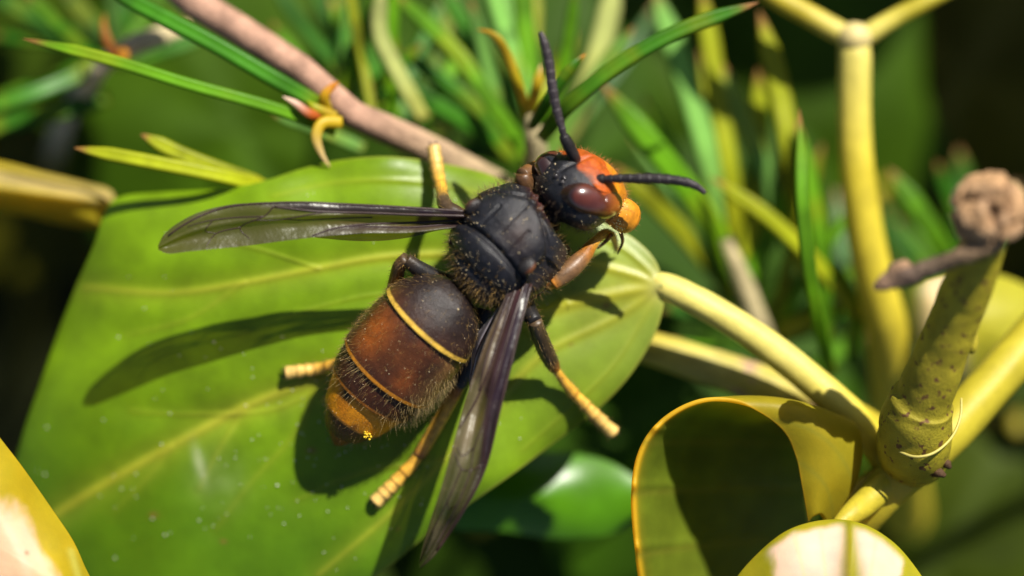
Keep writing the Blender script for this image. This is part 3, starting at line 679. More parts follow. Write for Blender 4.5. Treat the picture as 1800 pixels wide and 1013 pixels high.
far = [  # px, py, z, size cm, yaw, tilt, colour, kind
    (1180, 700, -4.0, 1.7, .6, .15, (.045, .15, .008), 0), (1340, 250, -5.0, 2.0, 2.2, -.2, (.05, .14, .008), 0), (1000, 30, -5.2, 2.0, 4.0, .2, (.05, .13, .008), 0),
    (1700, 130, -5.5, 2.1, 1.0, .1, (.10, .12, .010), 1), (1640, 420, -6.0, 1.8, 3.0, -.3, (.02, .06, .008), 2), (420, 230, -4.5, 1.6, 5.2, .2, (.06, .17, .008), 0),
    (620, 60, -5.5, 1.9, 2.7, .1, (.05, .14, .010), 0), (150, 230, -5.5, 1.7, .3, -.1, (.09, .11, .010), 1), (60, 30, -6.0, 1.8, 1.8, .3, (.03, .08, .010), 2),
    (1250, 480, -4.6, 1.5, 3.6, -.1, (.04, .13, .008), 0), (1000, 960, -4.8, 1.6, 5.0, .1, (.035, .10, .008), 2), (1300, 880, -5.5, 1.8, 2.0, .2, (.03, .09, .008), 2),
    (1750, 850, -5.0, 1.7, .9, .3, (.035, .09, .006), 2), (1640, 1000, -4.5, 1.4, 4.2, .2, (.05, .10, .006), 2), (820, 180, -4.2, 1.5, 1.2, .1, (.05, .15, .02), 0),
    (1480, 620, -5.5, 1.6, 2.9, .1, (.05, .11, .008), 0), (300, 40, -4.8, 1.5, 4.4, .0, (.06, .14, .012), 0), (760, 1000, -5.5, 1.5, .2, .2, (.05, .12, .008), 0), (1790, 330, -7, 1.8, 2.2, .2, (.02, .06, .008), 2), (1500, 30, -6.5, 1.9, .2, .2, (.08, .10, .01), 1)]
where = ['between the glossy low leaf and the petiole', 'behind the fan of needles beside the forked stem', 'behind the tip of the raised antenna',
    'under the fork of the yellow stem', 'in the dark gap beside the round seed head', 'behind the lime needle tips', 'behind the pink twig', 'behind the yellow leaf stub and dark needles',
    'behind the cream twig end', 'below the horizontal antenna', 'under the margin of the big leaf', 'in the hollow of the rolled leaf', 'below the olive runner', 'beside the domed leaf',
    'behind the twig above the hornet', 'behind the foot of the forked stem', 'behind the long green needle over the pink twig', 'under the end of the swept-back wing', 'behind the seed head', 'above the fork']
for (px, py, z, sz, yw, tl, cc, kd), wh in zip(far, where):
    far_leaf(px, py, z, sz, yw, tl, np.array(cc) * np.array([.72, .56, .22]), ['mid green', 'olive', 'dark green'][kd] + ' out-of-focus ivy leaf ' + wh, 'ivy leaves far below')
r3 = np.random.default_rng(12)
for k_ in range(34):      # undergrowth round about, outside the view
    a_ = k_ / 34 * 2 * math.pi; d_ = r3.uniform(.75, 1.5)
    far_leaf(900 + 1900 * d_ * math.cos(a_) * 1.0, 506 + 1250 * d_ * math.sin(a_), r3.uniform(-8, -5), r3.uniform(1.7, 2.4), r3.uniform(0, 6), r3.uniform(-.3, .3), np.array([.06, .12, .005]) * r3.uniform(.5, 1.1), 'ivy leaf of the undergrowth around the plant', 'ivy leaves of the undergrowth')
# ivy leaves added out of view, placed to shade the depths
for k_, (x, y, z, sz) in enumerate([(5.4, 9.0, 1.6, 2.0), (8.8, 7.6, 1.6, 2.1), (-2.2, 7.4, 1.4, 1.6), (8.4, 3.4, 1.0, 1.5), (1.4, 10.0, 2, 1.8)]):
    k = S * H / (H - z)
    far_leaf(900 + x * k, 506.5 - y * k, z, sz, 1.3 * k_, .15, np.array([.06, .15, .01]), 'unseen green ivy leaf added to shade the background', 'unseen ivy leaves added for shade')

# ------------------------------------------------------------------ the hornet
KB = 1.0175 / S
def HB(p):          # photo-pixel coordinates (x right, y down, z up in pixels) -> centimetres, true scale
    p = np.asarray(p, float)
    return np.stack([(p[..., 0] - 900) * KB, (506.5 - p[..., 1]) * KB, p[..., 2] * KB], -1)
hor = empty('hornet', HB((880, 470, -225)))
tag(hor, 'black hornet with orange face and banded abdomen standing on the leaf', 'hornet')

R0 = np.array([.69, .72, 0]); F0 = np.array([.72, -.69, 0]); ZZ = np.array([0, 0, 1.0])     # image-pixel frame (y down)
RH = math.radians(40); TH = math.radians(-4)
hr = R0 * math.cos(RH) + ZZ * math.sin(RH); hu0 = ZZ * math.cos(RH) - R0 * math.sin(RH)
hf = F0 * math.cos(TH) - hu0 * math.sin(TH); hu = hu0 * math.cos(TH) + F0 * math.sin(TH)
HC = np.array([1012, 333, -72.0])
def HL(r, f, u): return HC + np.multiply.outer(r, hr) + np.multiply.outer(f, hf) + np.multiply.outer(u, hu)

# stations: x, y, z, half-width, top, bottom, roll (deg), segment (0 abdomen, 1 thorax, 2 head)
ST = [(583, 789, -196, 1, 1, 1, 4, 0), (588, 781, -192, 13, 12, 12, 4, 0), (598, 763, -184, 32, 30, 30, 4, 0), (612, 741, -175, 51, 47, 46, 4, 0),
      (634, 711, -162, 69, 62, 60, 4, 0), (660, 677, -148, 85, 75, 70, 4, 0), (690, 641, -132, 94, 83, 76, 4, 0), (722, 604, -117, 96, 87, 78, 4, 0),
      (752, 571, -106, 92, 86, 78, 4, 0), (775, 546, -100, 84, 80, 74, 4, 0), (788, 532, -98, 73, 70, 66, 5, 0), (797, 522, -99, 58, 55, 54, 6, 0),
      (804, 515, -102, 36, 34, 34, 7, 0), (811, 509, -106, 17, 17, 17, 8, .3), (820, 505, -108, 13, 14, 14, 10, .6), (828, 501, -106, 22, 22, 22, 12, 1),
      (833, 496, -102, 46, 44, 46, 14, 1), (842, 487, -98, 70, 70, 68, 15, 1), (858, 470, -94, 91, 88, 82, 15, 1), (880, 446, -92, 102, 97, 90, 15, 1),
      (905, 420, -92, 103, 97, 92, 15, 1), (928, 396, -94, 93, 90, 88, 16, 1), (945, 379, -96, 76, 74, 76, 18, 1), (957, 371, -96, 52, 50, 54, 22, 1), (964, 368, -92, 32, 30, 32, 28, 1.4)]
for F, hw, tp, bt in [(-58, 27, 24, 24), (-53, 44, 36, 40), (-46, 62, 48, 56), (-32, 76, 59, 72), (-10, 80, 64, 84), (12, 77, 62, 98), (32, 69, 52, 108), (48, 59, 41, 106), (58, 46, 30, 90), (64, 30, 18, 62), (67, 14, 8, 30), (68.5, 1, 1, 1)]:
    c = HL(0, F, 0); ST.append((c[0], c[1], c[2], hw, tp, bt, 40, 2))
ST = np.array(ST, float)
tt = np.r_[0, np.cumsum(np.sqrt((np.diff(ST[:, :3], axis=0) ** 2).sum(1) + np.diff(ST[:, 3]) ** 2))]
NR, NT = 620, 240
ti = np.linspace(0, tt[-1], NR)
G = pchip(tt, ST, ti)
ctr = G[:, :3]
tan = nrm(np.gradient(ctr, axis=0))
for _ in range(14): tan[1:-1] = nrm(tan[:-2] + tan[1:-1] * 2 + tan[2:])
hm = sstep(1.3, 1.9, G[:, 7])[:, None]; tan = nrm(tan * (1 - hm) + hf * hm)
rgt0 = nrm(np.cross(ZZ, tan)); 
rgt0 = np.where((rgt0 @ R0)[:, None] < 0, -rgt0, rgt0)
upv0 = np.cross(tan, rgt0); upv0 = np.where(upv0[:, 2:3] < 0, -upv0, upv0)
rol = np.radians(G[:, 6])[:, None]
rgt = rgt0 * np.cos(rol) + upv0 * np.sin(rol); upv = upv0 * np.cos(rol) - rgt0 * np.sin(rol)
th = np.linspace(-np.pi, np.pi, NT, endpoint=False)       # 0 = dorsal midline, + = right side
seg = G[:, 7][:, None] + 0 * th
sx = np.sin(th)[None]; cz = np.cos(th)[None]
hw, tp, bt = G[:, 3:4], G[:, 4:5], G[:, 5:6]
xw = hw * sx; zh = np.where(cz > 0, tp, bt) * cz
isH = sstep(1.4, 1.95, seg); isT = sstep(.6, 1, seg) * (1 - sstep(1.1, 1.4, seg)); isA = 1 - sstep(0, .5, seg)
# the face narrows toward the mandibles
xw = xw * (1 - isH * .24 * np.clip(-cz, 0, 1) ** 1.5)
BP = ctr[:, None] + xw[..., None] * rgt[:, None] + zh[..., None] * upv[:, None]
# arclength along the abdomen from its front
acut = int(np.argmin(np.abs(ctr[:, 0] - 800) + 1000 * (G[:, 7] > .2)))
arc = np.r_[0, np.cumsum(np.linalg.norm(np.diff(ctr, axis=0), axis=1))]
sa = (arc[acut] - arc)[:, None] + 0 * th           # abdomen coordinate, 0 front, ~370 tip
stx = (arc - arc[int(np.argmin(np.abs(ctr[:, 0] - 833)))])[:, None] + 0 * th   # thorax coordinate from its rear
EDG = [75, 188, 238, 294, 330]
disp = np.zeros((NR, NT)); 
prev = 0
for e in EDG:
    seglen = e - prev
    k = sstep(e - 55, e - 2, sa) * (sa < e)
    disp += isA * 3.2 * k
    disp -= isA * 2.4 * (sa >= e) * np.exp(-(sa - e) / 9)
    prev = e
dors = sstep(-.35, .2, cz) + 0 * seg
disp *= (.4 + .6 * dors)
disp -= isA * 7 * gs(th[None], .33) * np.clip(1 - np.abs(sa - 34) / 60, 0, 1) * 0.35
# lateral folds of abdomen: softer
# thorax sculpture; lateral coordinate in px
xl = hw * sx; topm = (cz > -.1)
sut = 62 + 10 * np.cos(th[None] * 1.6)               # scutum / scutellum suture
dT = np.zeros((NR, NT))
dT -= 9 * gs(stx - sut, 5) * (np.abs(xl) < 84) * topm
dT += 5 * gs(stx - sut + 20, 17) * gs(xl, 52) * topm                # scutellum swelling
dT -= 6 * gs(stx - 26, 5) * (np.abs(xl) < 70) * topm                # behind the scutellum
ax = np.abs(xl)
bnd = 78 - 74 * sstep(100, 178, stx) ** 1.6 + 6                     # pronotum / scutum edge, arched to the front
dT -= 7 * gs((ax - bnd) * .8, 4.2) * topm * sstep(66, 84, stx) * (stx < 186)
dT += 4 * gs(ax - bnd + 22, 20) * topm * sstep(80, 100, stx) * (stx < 170)
dT -= 2.2 * gs(xl, 2.5) * topm * sstep(84, 100, stx) * (stx < 168)     # median line
dT -= 2.5 * gs(ax - 36 + (stx - 100) * .05, 3) * topm * sstep(74, 80, stx) * (stx < 125)  # parapsidal lines
dT -= 9 * gs(ax - 92, 8) * sstep(40, 60, stx) * (stx < 118) * topm      # wing hinge hollow
dT -= 4 * (fbm(np.stack([stx / 11, th[None] * 5 + 0 * stx, 0 * stx], -1)) - .5) * (cz < .25)
disp += isT * dT
# head sculpture
hv = BP - HC; hR, hFc, hU = hv @ hr, hv @ hf, hv @ hu
dH = -5 * gs(hR, 5) * gs(hU - 46, 24) * (hFc > 0)                       # frontal furrow
dH += 5 * gs(np.hypot(hR, hU + 36), 34) * (hFc > 20)                    # clypeus
dH -= 4 * gs(np.hypot(np.abs(hR) - 19, hU - 12), 9) * (hFc > 20)        # antennal sockets
dH -= 5 * gs(hU + 8 - np.abs(hR) * .3, 4) * (hFc > 20) * (np.abs(hR) < 40)
dH += 4 * gs(np.hypot(hR, hU - 24), 14) * (hFc > 20)
disp += isH * dH
nor = np.cross(np.gradient(BP, axis=0), (np.roll(BP, -1, 1) - np.roll(BP, 1, 1)))
nor = nrm(nor); cen = BP - ctr[:, None]; nor = np.where((nor * cen).sum(-1, keepdims=True) < 0, -nor, nor)
disp += .7 * (fbm(BP / 9) - .5)
BP = BP + nor * disp[..., None]
# pigment
n1 = fbm(BP / 26); n2 = fbm(BP / 8 + 5); n3 = fbm(BP / 60 + 11)
BLK = np.array([.011, .011, .014])
c = np.zeros((NR, NT, 3)) + BLK
c = c * (.7 + .7 * n2)[..., None]
# abdomen
ca = np.zeros_like(c) + np.array([.016, .010, .009])
t1 = sstep(20, 62, sa); ca = mixc(ca, (.050, .022, .014), .8 * t1 * n1 * 1.4)
ca = mixc(ca, (.10, .035, .012), np.clip(.9 * gs(th[None] + 1.0, .4) * sstep(40, 70, sa), 0, 1))
on = (sa > EDG[0]).astype(float)
lim = .10 + 0 * sa
T2 = np.zeros_like(c) + np.array([.075, .024, .009])
T2 = mixc(T2, (.022, .010, .008), np.clip(1.7 * (n3 * .5 + n1 * .5 - .38) * 2.2, 0, .9))
T2 = mixc(T2, (.33, .085, .010), .85 * gs(np.hypot((sa - 128) / 42, (th[None] + .62) / .36), 1.0))
T2 = mixc(T2, (.20, .052, .010), .8 * gs(np.hypot((sa - 150) / 26, (th[None] - .42) / .20), 1.0))
T2 = mixc(T2, (.13, .04, .010), .55 * gs(np.hypot((sa - 120) / 30, (th[None] - .05) / .3), 1.0))
T2 = mixc(T2, (.24, .12, .045), .7 * gs(th[None] - 1.15, .3))
T2 = mixc(T2, (.30, .10, .012), .8 * sstep(1.3, 1.7, np.abs(th[None])) + 0 * sa)
ca = ca * (1 - on[..., None]) + T2 * on[..., None]
T3 = np.zeros_like(c) + np.array([.030, .010, .006]); T3 = mixc(T3, (.10, .032, .008), .6 * n1)
m3 = (sa > EDG[1]); ca = np.where(m3[..., None], T3, ca)
T4 = np.zeros_like(c) + np.array([.70, .26, .008]); T4 = mixc(T4, (.42, .12, .006), .5 * sstep(.45, .65, n1))
notch = (gs(th[None] + .35, .16) * sstep(EDG[2] + 28, EDG[2] + 4, sa)); T4 = mixc(T4, (.022, .010, .006), np.clip(1.3 * notch, 0, 1))
T4 = mixc(T4, (.12, .04, .01), .8 * gs(np.hypot((sa - 285) / 7, (th[None] - .3) / .1), 1))
m4 = (sa > EDG[2]); ca = np.where(m4[..., None], T4, ca)
T5 = np.zeros_like(c) + np.array([.055, .020, .008]); T5 = mixc(T5, (.22, .075, .010), .6 * n1)
ca = np.where((sa > EDG[3])[..., None], T5, ca)
ca = np.where((sa > EDG[4])[..., None], mixc(T5, (.20, .06, .008), .7), ca)
yb = sstep(EDG[0] - 9.5, EDG[0] - 7.5, sa + 1.5 * (n2 - .5)) * (sa < EDG[0] + .5)
ca = mixc(ca, (.70, .43, .06), yb * (.75 + .25 * n1))
for e, w_, cc in ((EDG[1], 7, (.48, .18, .012)), (EDG[2], 5, (.30, .10, .01)), (EDG[3], 4, (.30, .12, .02))):
    ca = mixc(ca, cc, sstep(e - w_ - 2, e - w_, sa) * (sa < e + .5))
ventral = sstep(1.75, 2.1, np.abs(th[None])) + 0 * sa; ca = mixc(ca, (.25, .10, .015), .7 * ventral * (sa > 40))
c = c * (1 - isA[..., None]) + ca * isA[..., None]
# thorax: reddish brown collar at the front edge, browner pleura
c = mixc(c, (.10, .022, .012), .8 * isT * gs(stx - 182, 7))
c = mixc(c, (.045, .028, .018), isT * sstep(.95, 1.3, np.abs(th[None])) * .7 * n1)
c = mixc(c, (.05, .026, .02), isT * .7 * gs(xl - 28, 26) * gs(stx - 118, 32) * n1)
# head: black crown, red-orange frons, orange clypeus and cheeks
hv = BP - HC; hR, hFc, hU = hv @ hr, hv @ hf, hv @ hu
fr = sstep(20, 31, hFc + (30 - hU) * .35 + 10 * (n2 - .5) + 16 * (n1 - .5) + 9 * gs(hR, 9) * -1)
fr = fr * sstep(64, 58, hU + .0 * hR)
hc = mixc(c, (.40, .080, .010), isH * fr); hc = mixc(hc, (.20, .03, .008), isH * fr * .6 * sstep(.48, .62, n2) * sstep(0, 40, hU))
hc = mixc(hc, (.66, .24, .012), isH * sstep(6, -12, hU) * fr)
chk = sstep(-30, -62, hU - .3 * hFc + 8 * (n2 - .5)) * sstep(-30, 0, hFc); hc = mixc(hc, (.55, .19, .015), isH * chk)
c = hc
c = c * (.82 + .36 * n2)[..., None]
body = mesh_obj('body', HB(BP).reshape(-1, 3), grid_faces(NR, NT), M['chitin'], hor, c.reshape(-1, 3))

# lookup: visible top of the body at a photo pixel
BPf = BP.reshape(-1, 3); NRf = nor.reshape(-1, 3)
def on_body(px, py, rad=6):
    d = np.hypot(BPf[:, 0] - px, BPf[:, 1] - py); k = np.where(d < rad)[0]
    if len(k) == 0: k = np.array([np.argmin(d)])
    i = k[np.argmax(BPf[k, 2])]; return BPf[i], NRf[i]

# compound eyes
def eye(side):
    e1 = nrm(side * .06 * hr + .36 * hf - .92 * hu); n0 = nrm(side * .74 * hr + .20 * hf + .46 * hu)
    n0 = nrm(n0 - e1 * (n0 @ e1)); e2 = np.cross(n0, e1); e2 = e2 * np.sign(e2 @ hf)     # e2 toward the face
    cc = HL(side * 53, 9, 6)
    n, m = 40, 72; PN = 1.62
    rho = np.sin(np.linspace(0, np.pi / 2, n))[:, None]; ph = np.linspace(0, 2 * np.pi, m, endpoint=False)[None]
    dph = np.angle(np.exp(1j * (ph - PN)))
    out = 1 - .42 * np.exp(-(dph / .42) ** 2)                    # kidney notch on the face side, upper half
    a = rho * out * np.cos(ph) * 62; b = rho * out * np.sin(ph) * 33; hgt = np.sqrt(np.clip(1 - rho ** 2, 0, 1)) * 30 - 3 * (1 - rho) * np.exp(-(dph / .5) ** 2)
    p = cc + a[..., None] * e1 + b[..., None] * e2 + hgt[..., None] * n0
    # skirt into the head
    sk = cc + (a[-1] * .97)[:, None] * e1 + (b[-1] * .97)[:, None] * e2 - 26 * n0
    p = np.concatenate([p, sk[None]], 0)
    cl = np.zeros((n + 1, m, 3)) + np.array([.085, .020, .012])
    q = np.concatenate([a, a[-1:]], 0) / 62
    cl = mixc(cl, (.30, .085, .012), sstep(-.1, .6, q)); nz = fbm(p / 14); cl = mixc(cl, (.06, .02, .01), .7 * sstep(.3, .7, q) * sstep(.45, .6, nz))
    rim = sstep(.9, 1, np.concatenate([rho, [[1.0]]], 0)) + 0 * q; cl = mixc(cl, (.015, .008, .006), .85 * rim)
    mesh_obj('compound_eye', HB(p).reshape(-1, 3), grid_faces(n + 1, m), M['eye'], hor, cl.reshape(-1, 3))
    # orange lobe filling the notch, flush with the eye
    r_ = np.linspace(.50, 1.0, 16)[:, None]; hw_ = .40 * np.sqrt(np.clip((r_ - .50) / .12, 0, 1))
    f_ = PN + np.linspace(-1, 1, 22)[None] * hw_
    p = cc + (r_ * np.cos(f_) * 62)[..., None] * e1 + (r_ * np.sin(f_) * 33)[..., None] * e2 + (np.sqrt(np.clip(1 - r_ ** 2, 0, 1)) * 30 - 1.5 + 0 * f_)[..., None] * n0
    sk = cc + (1.0 * np.cos(f_[-1]) * 62)[:, None] * e1 + (1.0 * np.sin(f_[-1]) * 33)[:, None] * e2 - 20 * n0
    p = np.concatenate([p, sk[None]], 0)
    mesh_obj('eye_lobe', HB(p).reshape(-1, 3), grid_faces(17, 22, False), M['chitin'], hor, np.tile((.42, .085, .012), (17 * 22, 1)))
eye(1); eye(-1)
for x, y in ((990, 313), (984, 323), (974, 310)):
    p, q = on_body(x, y, 4); v, f = ellipsoid(p + q * 1, np.eye(3) * 4.6, 10, 14)
    mesh_obj('ocellus', HB(v), f, M['eye'], hor, np.tile((.02, .015, .015), (len(v), 1)))

# generic limb sections
LEGH = []
def segk(s, seg):      # annulus phase; tarsi have a long first joint
    return np.interp(s, [0, .40, .58, .72, .84, 1], [0, 1, 2, 3, 4, 5]) if seg == 5 else s * seg
def limb(name, l, par, cf, n=40, m=16, seg=None, flat=1.0, mat='leg'):
    """l: (px, py, zpx, radius px); seg = number of annuli"""
    q = spline(np.array(l, float), n); s = np.linspace(0, 1, n); r = q[:, 3].copy()
    if seg:
        k = segk(s, seg) % 1; r = r * (seg_amp[0] + seg_amp[1] * k ** 1.5 - seg_amp[2] * gs(k - 1.0, .05) - seg_amp[2] * gs(k, .05))
    v, f = tube(q[:, :3], r, m, True, flat)
    sv = np.r_[np.repeat(s, m), 0, 1]; no = fbm(v / 7)
    if name in ('leg', 'tibia', 'tarsus', 'mandible'):
        k = rng.integers(0, n * m, int(2.2 * np.linalg.norm(np.diff(q[:, :3], axis=0), axis=1).sum())); ax_ = nrm(np.gradient(q[:, :3], axis=0))[k // m]
        LEGH.append((v[k], nrm(v[k] - q[k // m, :3]) + ax_ * .8, q[k // m, 3]))
    return mesh_obj(name, HB(v), f, M[mat], par, cf(sv, no, v))
def pxc(*st):
    ss = [a for a, _ in st]; cc = np.array([b for _, b in st])
    return lambda s, no, v: np.stack([np.interp(s, ss, cc[:, k]) for k in range(3)], 1) * (.35 + 1.3 * no)[:, None]
DK = np.array([.014, .012, .012]); DBR = np.array([.045, .028, .014]); OR = np.array([.42, .15, .014]); YL = np.array([.62, .33, .035]); YP = np.array([.66, .44, .13])
def tars(seg):
    def g(s, no, v):
        k = segk(s, seg) % 1; c = np.stack([np.interp(s, [0, .4, 1], [YL[i], YL[i], YP[i]]) for i in range(3)], 1) * (.8 + .4 * no)[:, None]
        return mixc(c, (.26, .09, .015), .55 * gs(k - .97, .07))
    return g
def claws(par, p, d):
    d = nrm(np.array(d, float)); sdw = np.cross(d, ZZ)
    for sg in (-1, 1):
        l = [np.r_[p + sg * sdw * 2.5, 2.2], np.r_[np.array(p) + d * 6 + sg * sdw * 6 - ZZ * 1, 1.6], np.r_[np.array(p) + d * 10 + sg * sdw * 7 - ZZ * 6, .6]]
        limb('claw', l, par, pxc((0, DBR * 2), (1, DK)), 10, 8)
LZ = lambda x, y: float(leaf_base_z(np.array(x, float), np.array(y, float))) / KB
def leg(femur, tibia, tarsus, cf_f, cf_t, nseg=5, rest=False):
    global seg_amp; seg_amp = (.88, .17, .035)
    if rest:      # feet on the leaf
        tarsus = [p if i < 2 else (p[0], p[1], LZ(p[0], p[1]) + p[3] * .75, p[3]) for i, p in enumerate(tarsus)]
    f_ = limb('leg', femur, hor, cf_f, 40)
    limb('tibia', tibia, f_, cf_t, 40)
    if tarsus is not None:
        t_ = limb('tarsus', tarsus, f_, tars(nseg), 90, 14, nseg)
        a, b = np.array(tarsus[-2][:3], float), np.array(tarsus[-1][:3], float); claws(f_, b, b - a)
    return f_
# right middle leg
leg([(900, 520, -150, 22), (920, 540, -120, 21), (934, 556, -95, 15), (941, 566, -86, 13)], [(940, 564, -86, 13), (948, 588, -110, 14), (960, 618, -145, 15), (972, 642, -172, 13), (978, 653, -180, 9)],
    [(976, 650, -178, 8), (1000, 683, -206, 9.5), (1030, 716, -228, 11), (1060, 746, -244, 12.5), (1085, 770, -256, 13)], pxc((0, DK), (1, DK)), pxc((0, DBR * 1.6), (.25, DBR), (.8, DBR * 1.1), (1, OR * .6)))
# right hind leg
leg([(850, 545, -170, 22), (835, 600, -165, 20), (818, 650, -170, 17), (805, 680, -178, 15)], [(808, 674, -178, 13), (795, 700, -184, 12), (770, 745, -196, 12), (738, 799, -214, 12), (733, 808, -217, 11)],
    [(736, 802, -216, 10), (720, 824, -220, 11), (700, 845, -224, 12), (676, 870, -226, 13), (653, 893, -230, 13.5)], pxc((0, DK), (1, DK)), pxc((0, DK * 2), (.12, OR * .7), (.3, YL * .8), (.8, YL * .85), (1, (.25, .09, .02))), rest=True)
# left hind leg
leg([(800, 500, -140, 20), (770, 492, -112, 18), (738, 474, -92, 15), (714, 456, -82, 12)], [(716, 455, -82, 12), (702, 468, -95, 12), (694, 495, -125, 13), (680, 540, -170, 13), (640, 600, -205, 12), (600, 634, -218, 10)],
    [(612, 628, -216, 9), (580, 644, -221, 10), (550, 652, -224, 11), (520, 656, -226, 12), (491, 660, -229, 12)], pxc((0, DK), (.8, DK), (1, DBR)), pxc((0, DBR * 1.5), (.2, OR * .45), (.45, OR * .6), (1, YL)), rest=True)
# left middle leg
leg([(835, 400, -130, 20), (812, 385, -110, 18), (795, 372, -105, 15), (782, 362, -120, 12)], [(790, 368, -108, 13), (782, 360, -118, 13), (778, 350, -135, 12), (776, 338, -155, 10)],
    [(777, 350, -140, 10), (773, 325, -185, 11), (767, 300, -215, 12), (762, 274, -232, 13), (758, 250, -240, 12)], pxc((0, DK), (.6, DBR), (1, DBR * 1.5)), pxc((0, DBR), (.5, DBR * 2), (1, YL * .8)))
# right fore leg, folded beneath the head
leg([(985, 440, -140, 22), (975, 470, -110, 20), (968, 492, -80, 16), (972, 500, -72, 14)], [(970, 499, -72, 14), (990, 484, -74, 17), (1010, 467, -80, 17), (1028, 448, -92, 14), (1036, 436, -100, 12), (1050, 420, -112, 8)],
    [(1046, 424, -108, 9), (1060, 412, -130, 9), (1074, 410, -160, 8), (1083, 420, -190, 6), (1088, 438, -214, 4)], pxc((0, DK), (.6, OR * .4), (1, OR)), pxc((0, OR), (.12, (.13, .07, .03)), (.5, (.17, .085, .035)), (.75, OR * .8), (1, YL)))
# left fore leg, knee showing beside the neck
leg([(950, 375, -130, 20), (935, 345, -100, 20), (922, 318, -78, 17), (920, 306, -74, 13)], [(918, 310, -76, 14), (935, 300, -95, 15), (960, 290, -125, 14), (985, 275, -160, 11)],
    [(980, 278, -155, 9), (1005, 285, -180, 9), (1030, 300, -200, 9), (1045, 320, -218, 8)], pxc((0, DK), (.6, DBR), (1, (.09, .04, .014))), pxc((0, (.09, .045, .018)), (1, OR)))

# antennae: flagellum with its scape
def antenna(scape, flag, c0, c1):
    global seg_amp; seg_amp = (.90, .12, .10)
    a = limb('antenna', flag, hor, pxc((0, c0), (.75, c0), (1, c1)), 132, 16, 11, mat='chitin')
    limb('scape', scape, a, pxc((0, (.12, .03, .015)), (.3, DK * 1.4), (1, DK * 1.3)), 30, 14, mat='chitin')
    return a
GRY = np.array([.030, .024, .026])
antenna([(1016, 290, -52, 8), (1008, 277, -38, 10), (998, 258, -26, 10.5), (990, 244, -18, 9), (988, 240, -16, 5)], [(990, 243, -16, 6.5), (984, 222, -8, 7.5), (975, 190, 2, 9), (968, 150, 12, 9.5), (962, 110, 20, 9), (955, 82, 24, 7.5), (949, 66, 25, 4)], GRY * 1.5, GRY * 1.6)
antenna([(1036, 321, -30, 9), (1048, 319, -24, 10), (1060, 317, -18, 9)], [(1058, 318, -18, 6.5), (1080, 317, -12, 8), (1120, 317, -4, 9.6), (1165, 319, 4, 9.6), (1200, 324, 8, 9.0), (1220, 332, 8, 7), (1234, 343, 7, 4)], GRY * .75, GRY * 1.4)

# mandibles and palps
for sg, l in ((1, [(34, 18, -68, 26), (44, 24, -92, 30), (40, 25, -114, 27), (22, 24, -134, 13)]), (-1, [(-28, 26, -66, 22), (-30, 32, -88, 23), (-24, 34, -108, 20), (-8, 32, -124, 11)])):
    limb('mandible', [np.r_[HL(a, b, d), w] for a, b, d, w in l], hor, pxc((0, (.62, .24, .014)), (.8, (.60, .22, .014)), (1, (.10, .03, .01))), 26, 16, flat=.75)
limb('palp', [(1092, 408, -120, 4), (1096, 425, -140, 3), (1088, 446, -160, 1.5)], hor, pxc((0, OR * .6), (1, DBR)), 14, 8)
limb('palp', [(1076, 412, -125, 4), (1066, 424, -140, 3.5), (1052, 436, -150, 2)], hor, pxc((0, OR * .6), (1, DBR)), 14, 8)

# tegulae and wing hinges
for (x, y, z), s in (((926, 468, 2), 1), ((834, 366, -40), -1)):
    v, f = ellipsoid((x, y, z), np.stack([F0 * 17, R0 * 14 + ZZ * 4 * s, ZZ * 10]), 16, 22)
    cc = mixc(np.tile(DK * 1.2, (len(v), 1)), (.16, .055, .02) if s > 0 else (.05, .025, .015), sstep(4, 12, ((v - np.array([x, y, z])) @ R0) * s))
    mesh_obj('tegula', HB(v), f, M['chitin'], hor, cc)

# wings: folded membranes; lead / trail edges in photo pixels with heights
def wing(name, lead, trail, zf, cf, veins, n=150, m=48, seed=0):
    a = spline(np.array(lead, float), n); b = spline(np.array(trail, float), n); u = np.linspace(0, 1, m)
    q = np.zeros((n, m, 3)); q[..., :2] = a[:, None, :2] * (1 - u[None, :, None]) + b[:, None, :2] * u[None, :, None]
    s = np.linspace(0, 1, n)[:, None]; U = u[None] + 0 * s; s = s + 0 * U
    q[..., 2] = zf(s, U)
    cc, al = cf(s, U, fbm(np.stack([s * 9, U * 3, 0 * s + seed], -1)))
    # veins raised in the membrane
    o = mesh_obj(name, HB(q).reshape(-1, 3), grid_faces(n, m, False), M['wing'], hor, cc.reshape(-1, 3), al.ravel())
    for vl, w in veins:
        vs = spline(np.array(vl, float), 40)
        i = np.clip(vs[:, 0] * (n - 1), 0, n - 1.001); j = np.clip(vs[:, 1] * (m - 1), 0, m - 1.001)
        i0, j0 = i.astype(int), j.astype(int); fi, fj = (i - i0)[:, None], (j - j0)[:, None]
        p = q[i0, j0] * (1 - fi) * (1 - fj) + q[i0 + 1, j0] * fi * (1 - fj) + q[i0, j0 + 1] * (1 - fi) * fj + q[i0 + 1, j0 + 1] * fi * fj
        v, f = tube(p, np.interp(np.linspace(0, 1, 40), [0, 1], [w, w * .6]), 8)
        mesh_obj('vein', HB(v), f, M['leg'], o, np.tile((.030, .014, .012), (len(v), 1)))
    return o
SMK = np.array([.052, .042, .020]); DKV = np.array([.020, .010, .016]); AMB = np.array([.12, .045, .012])
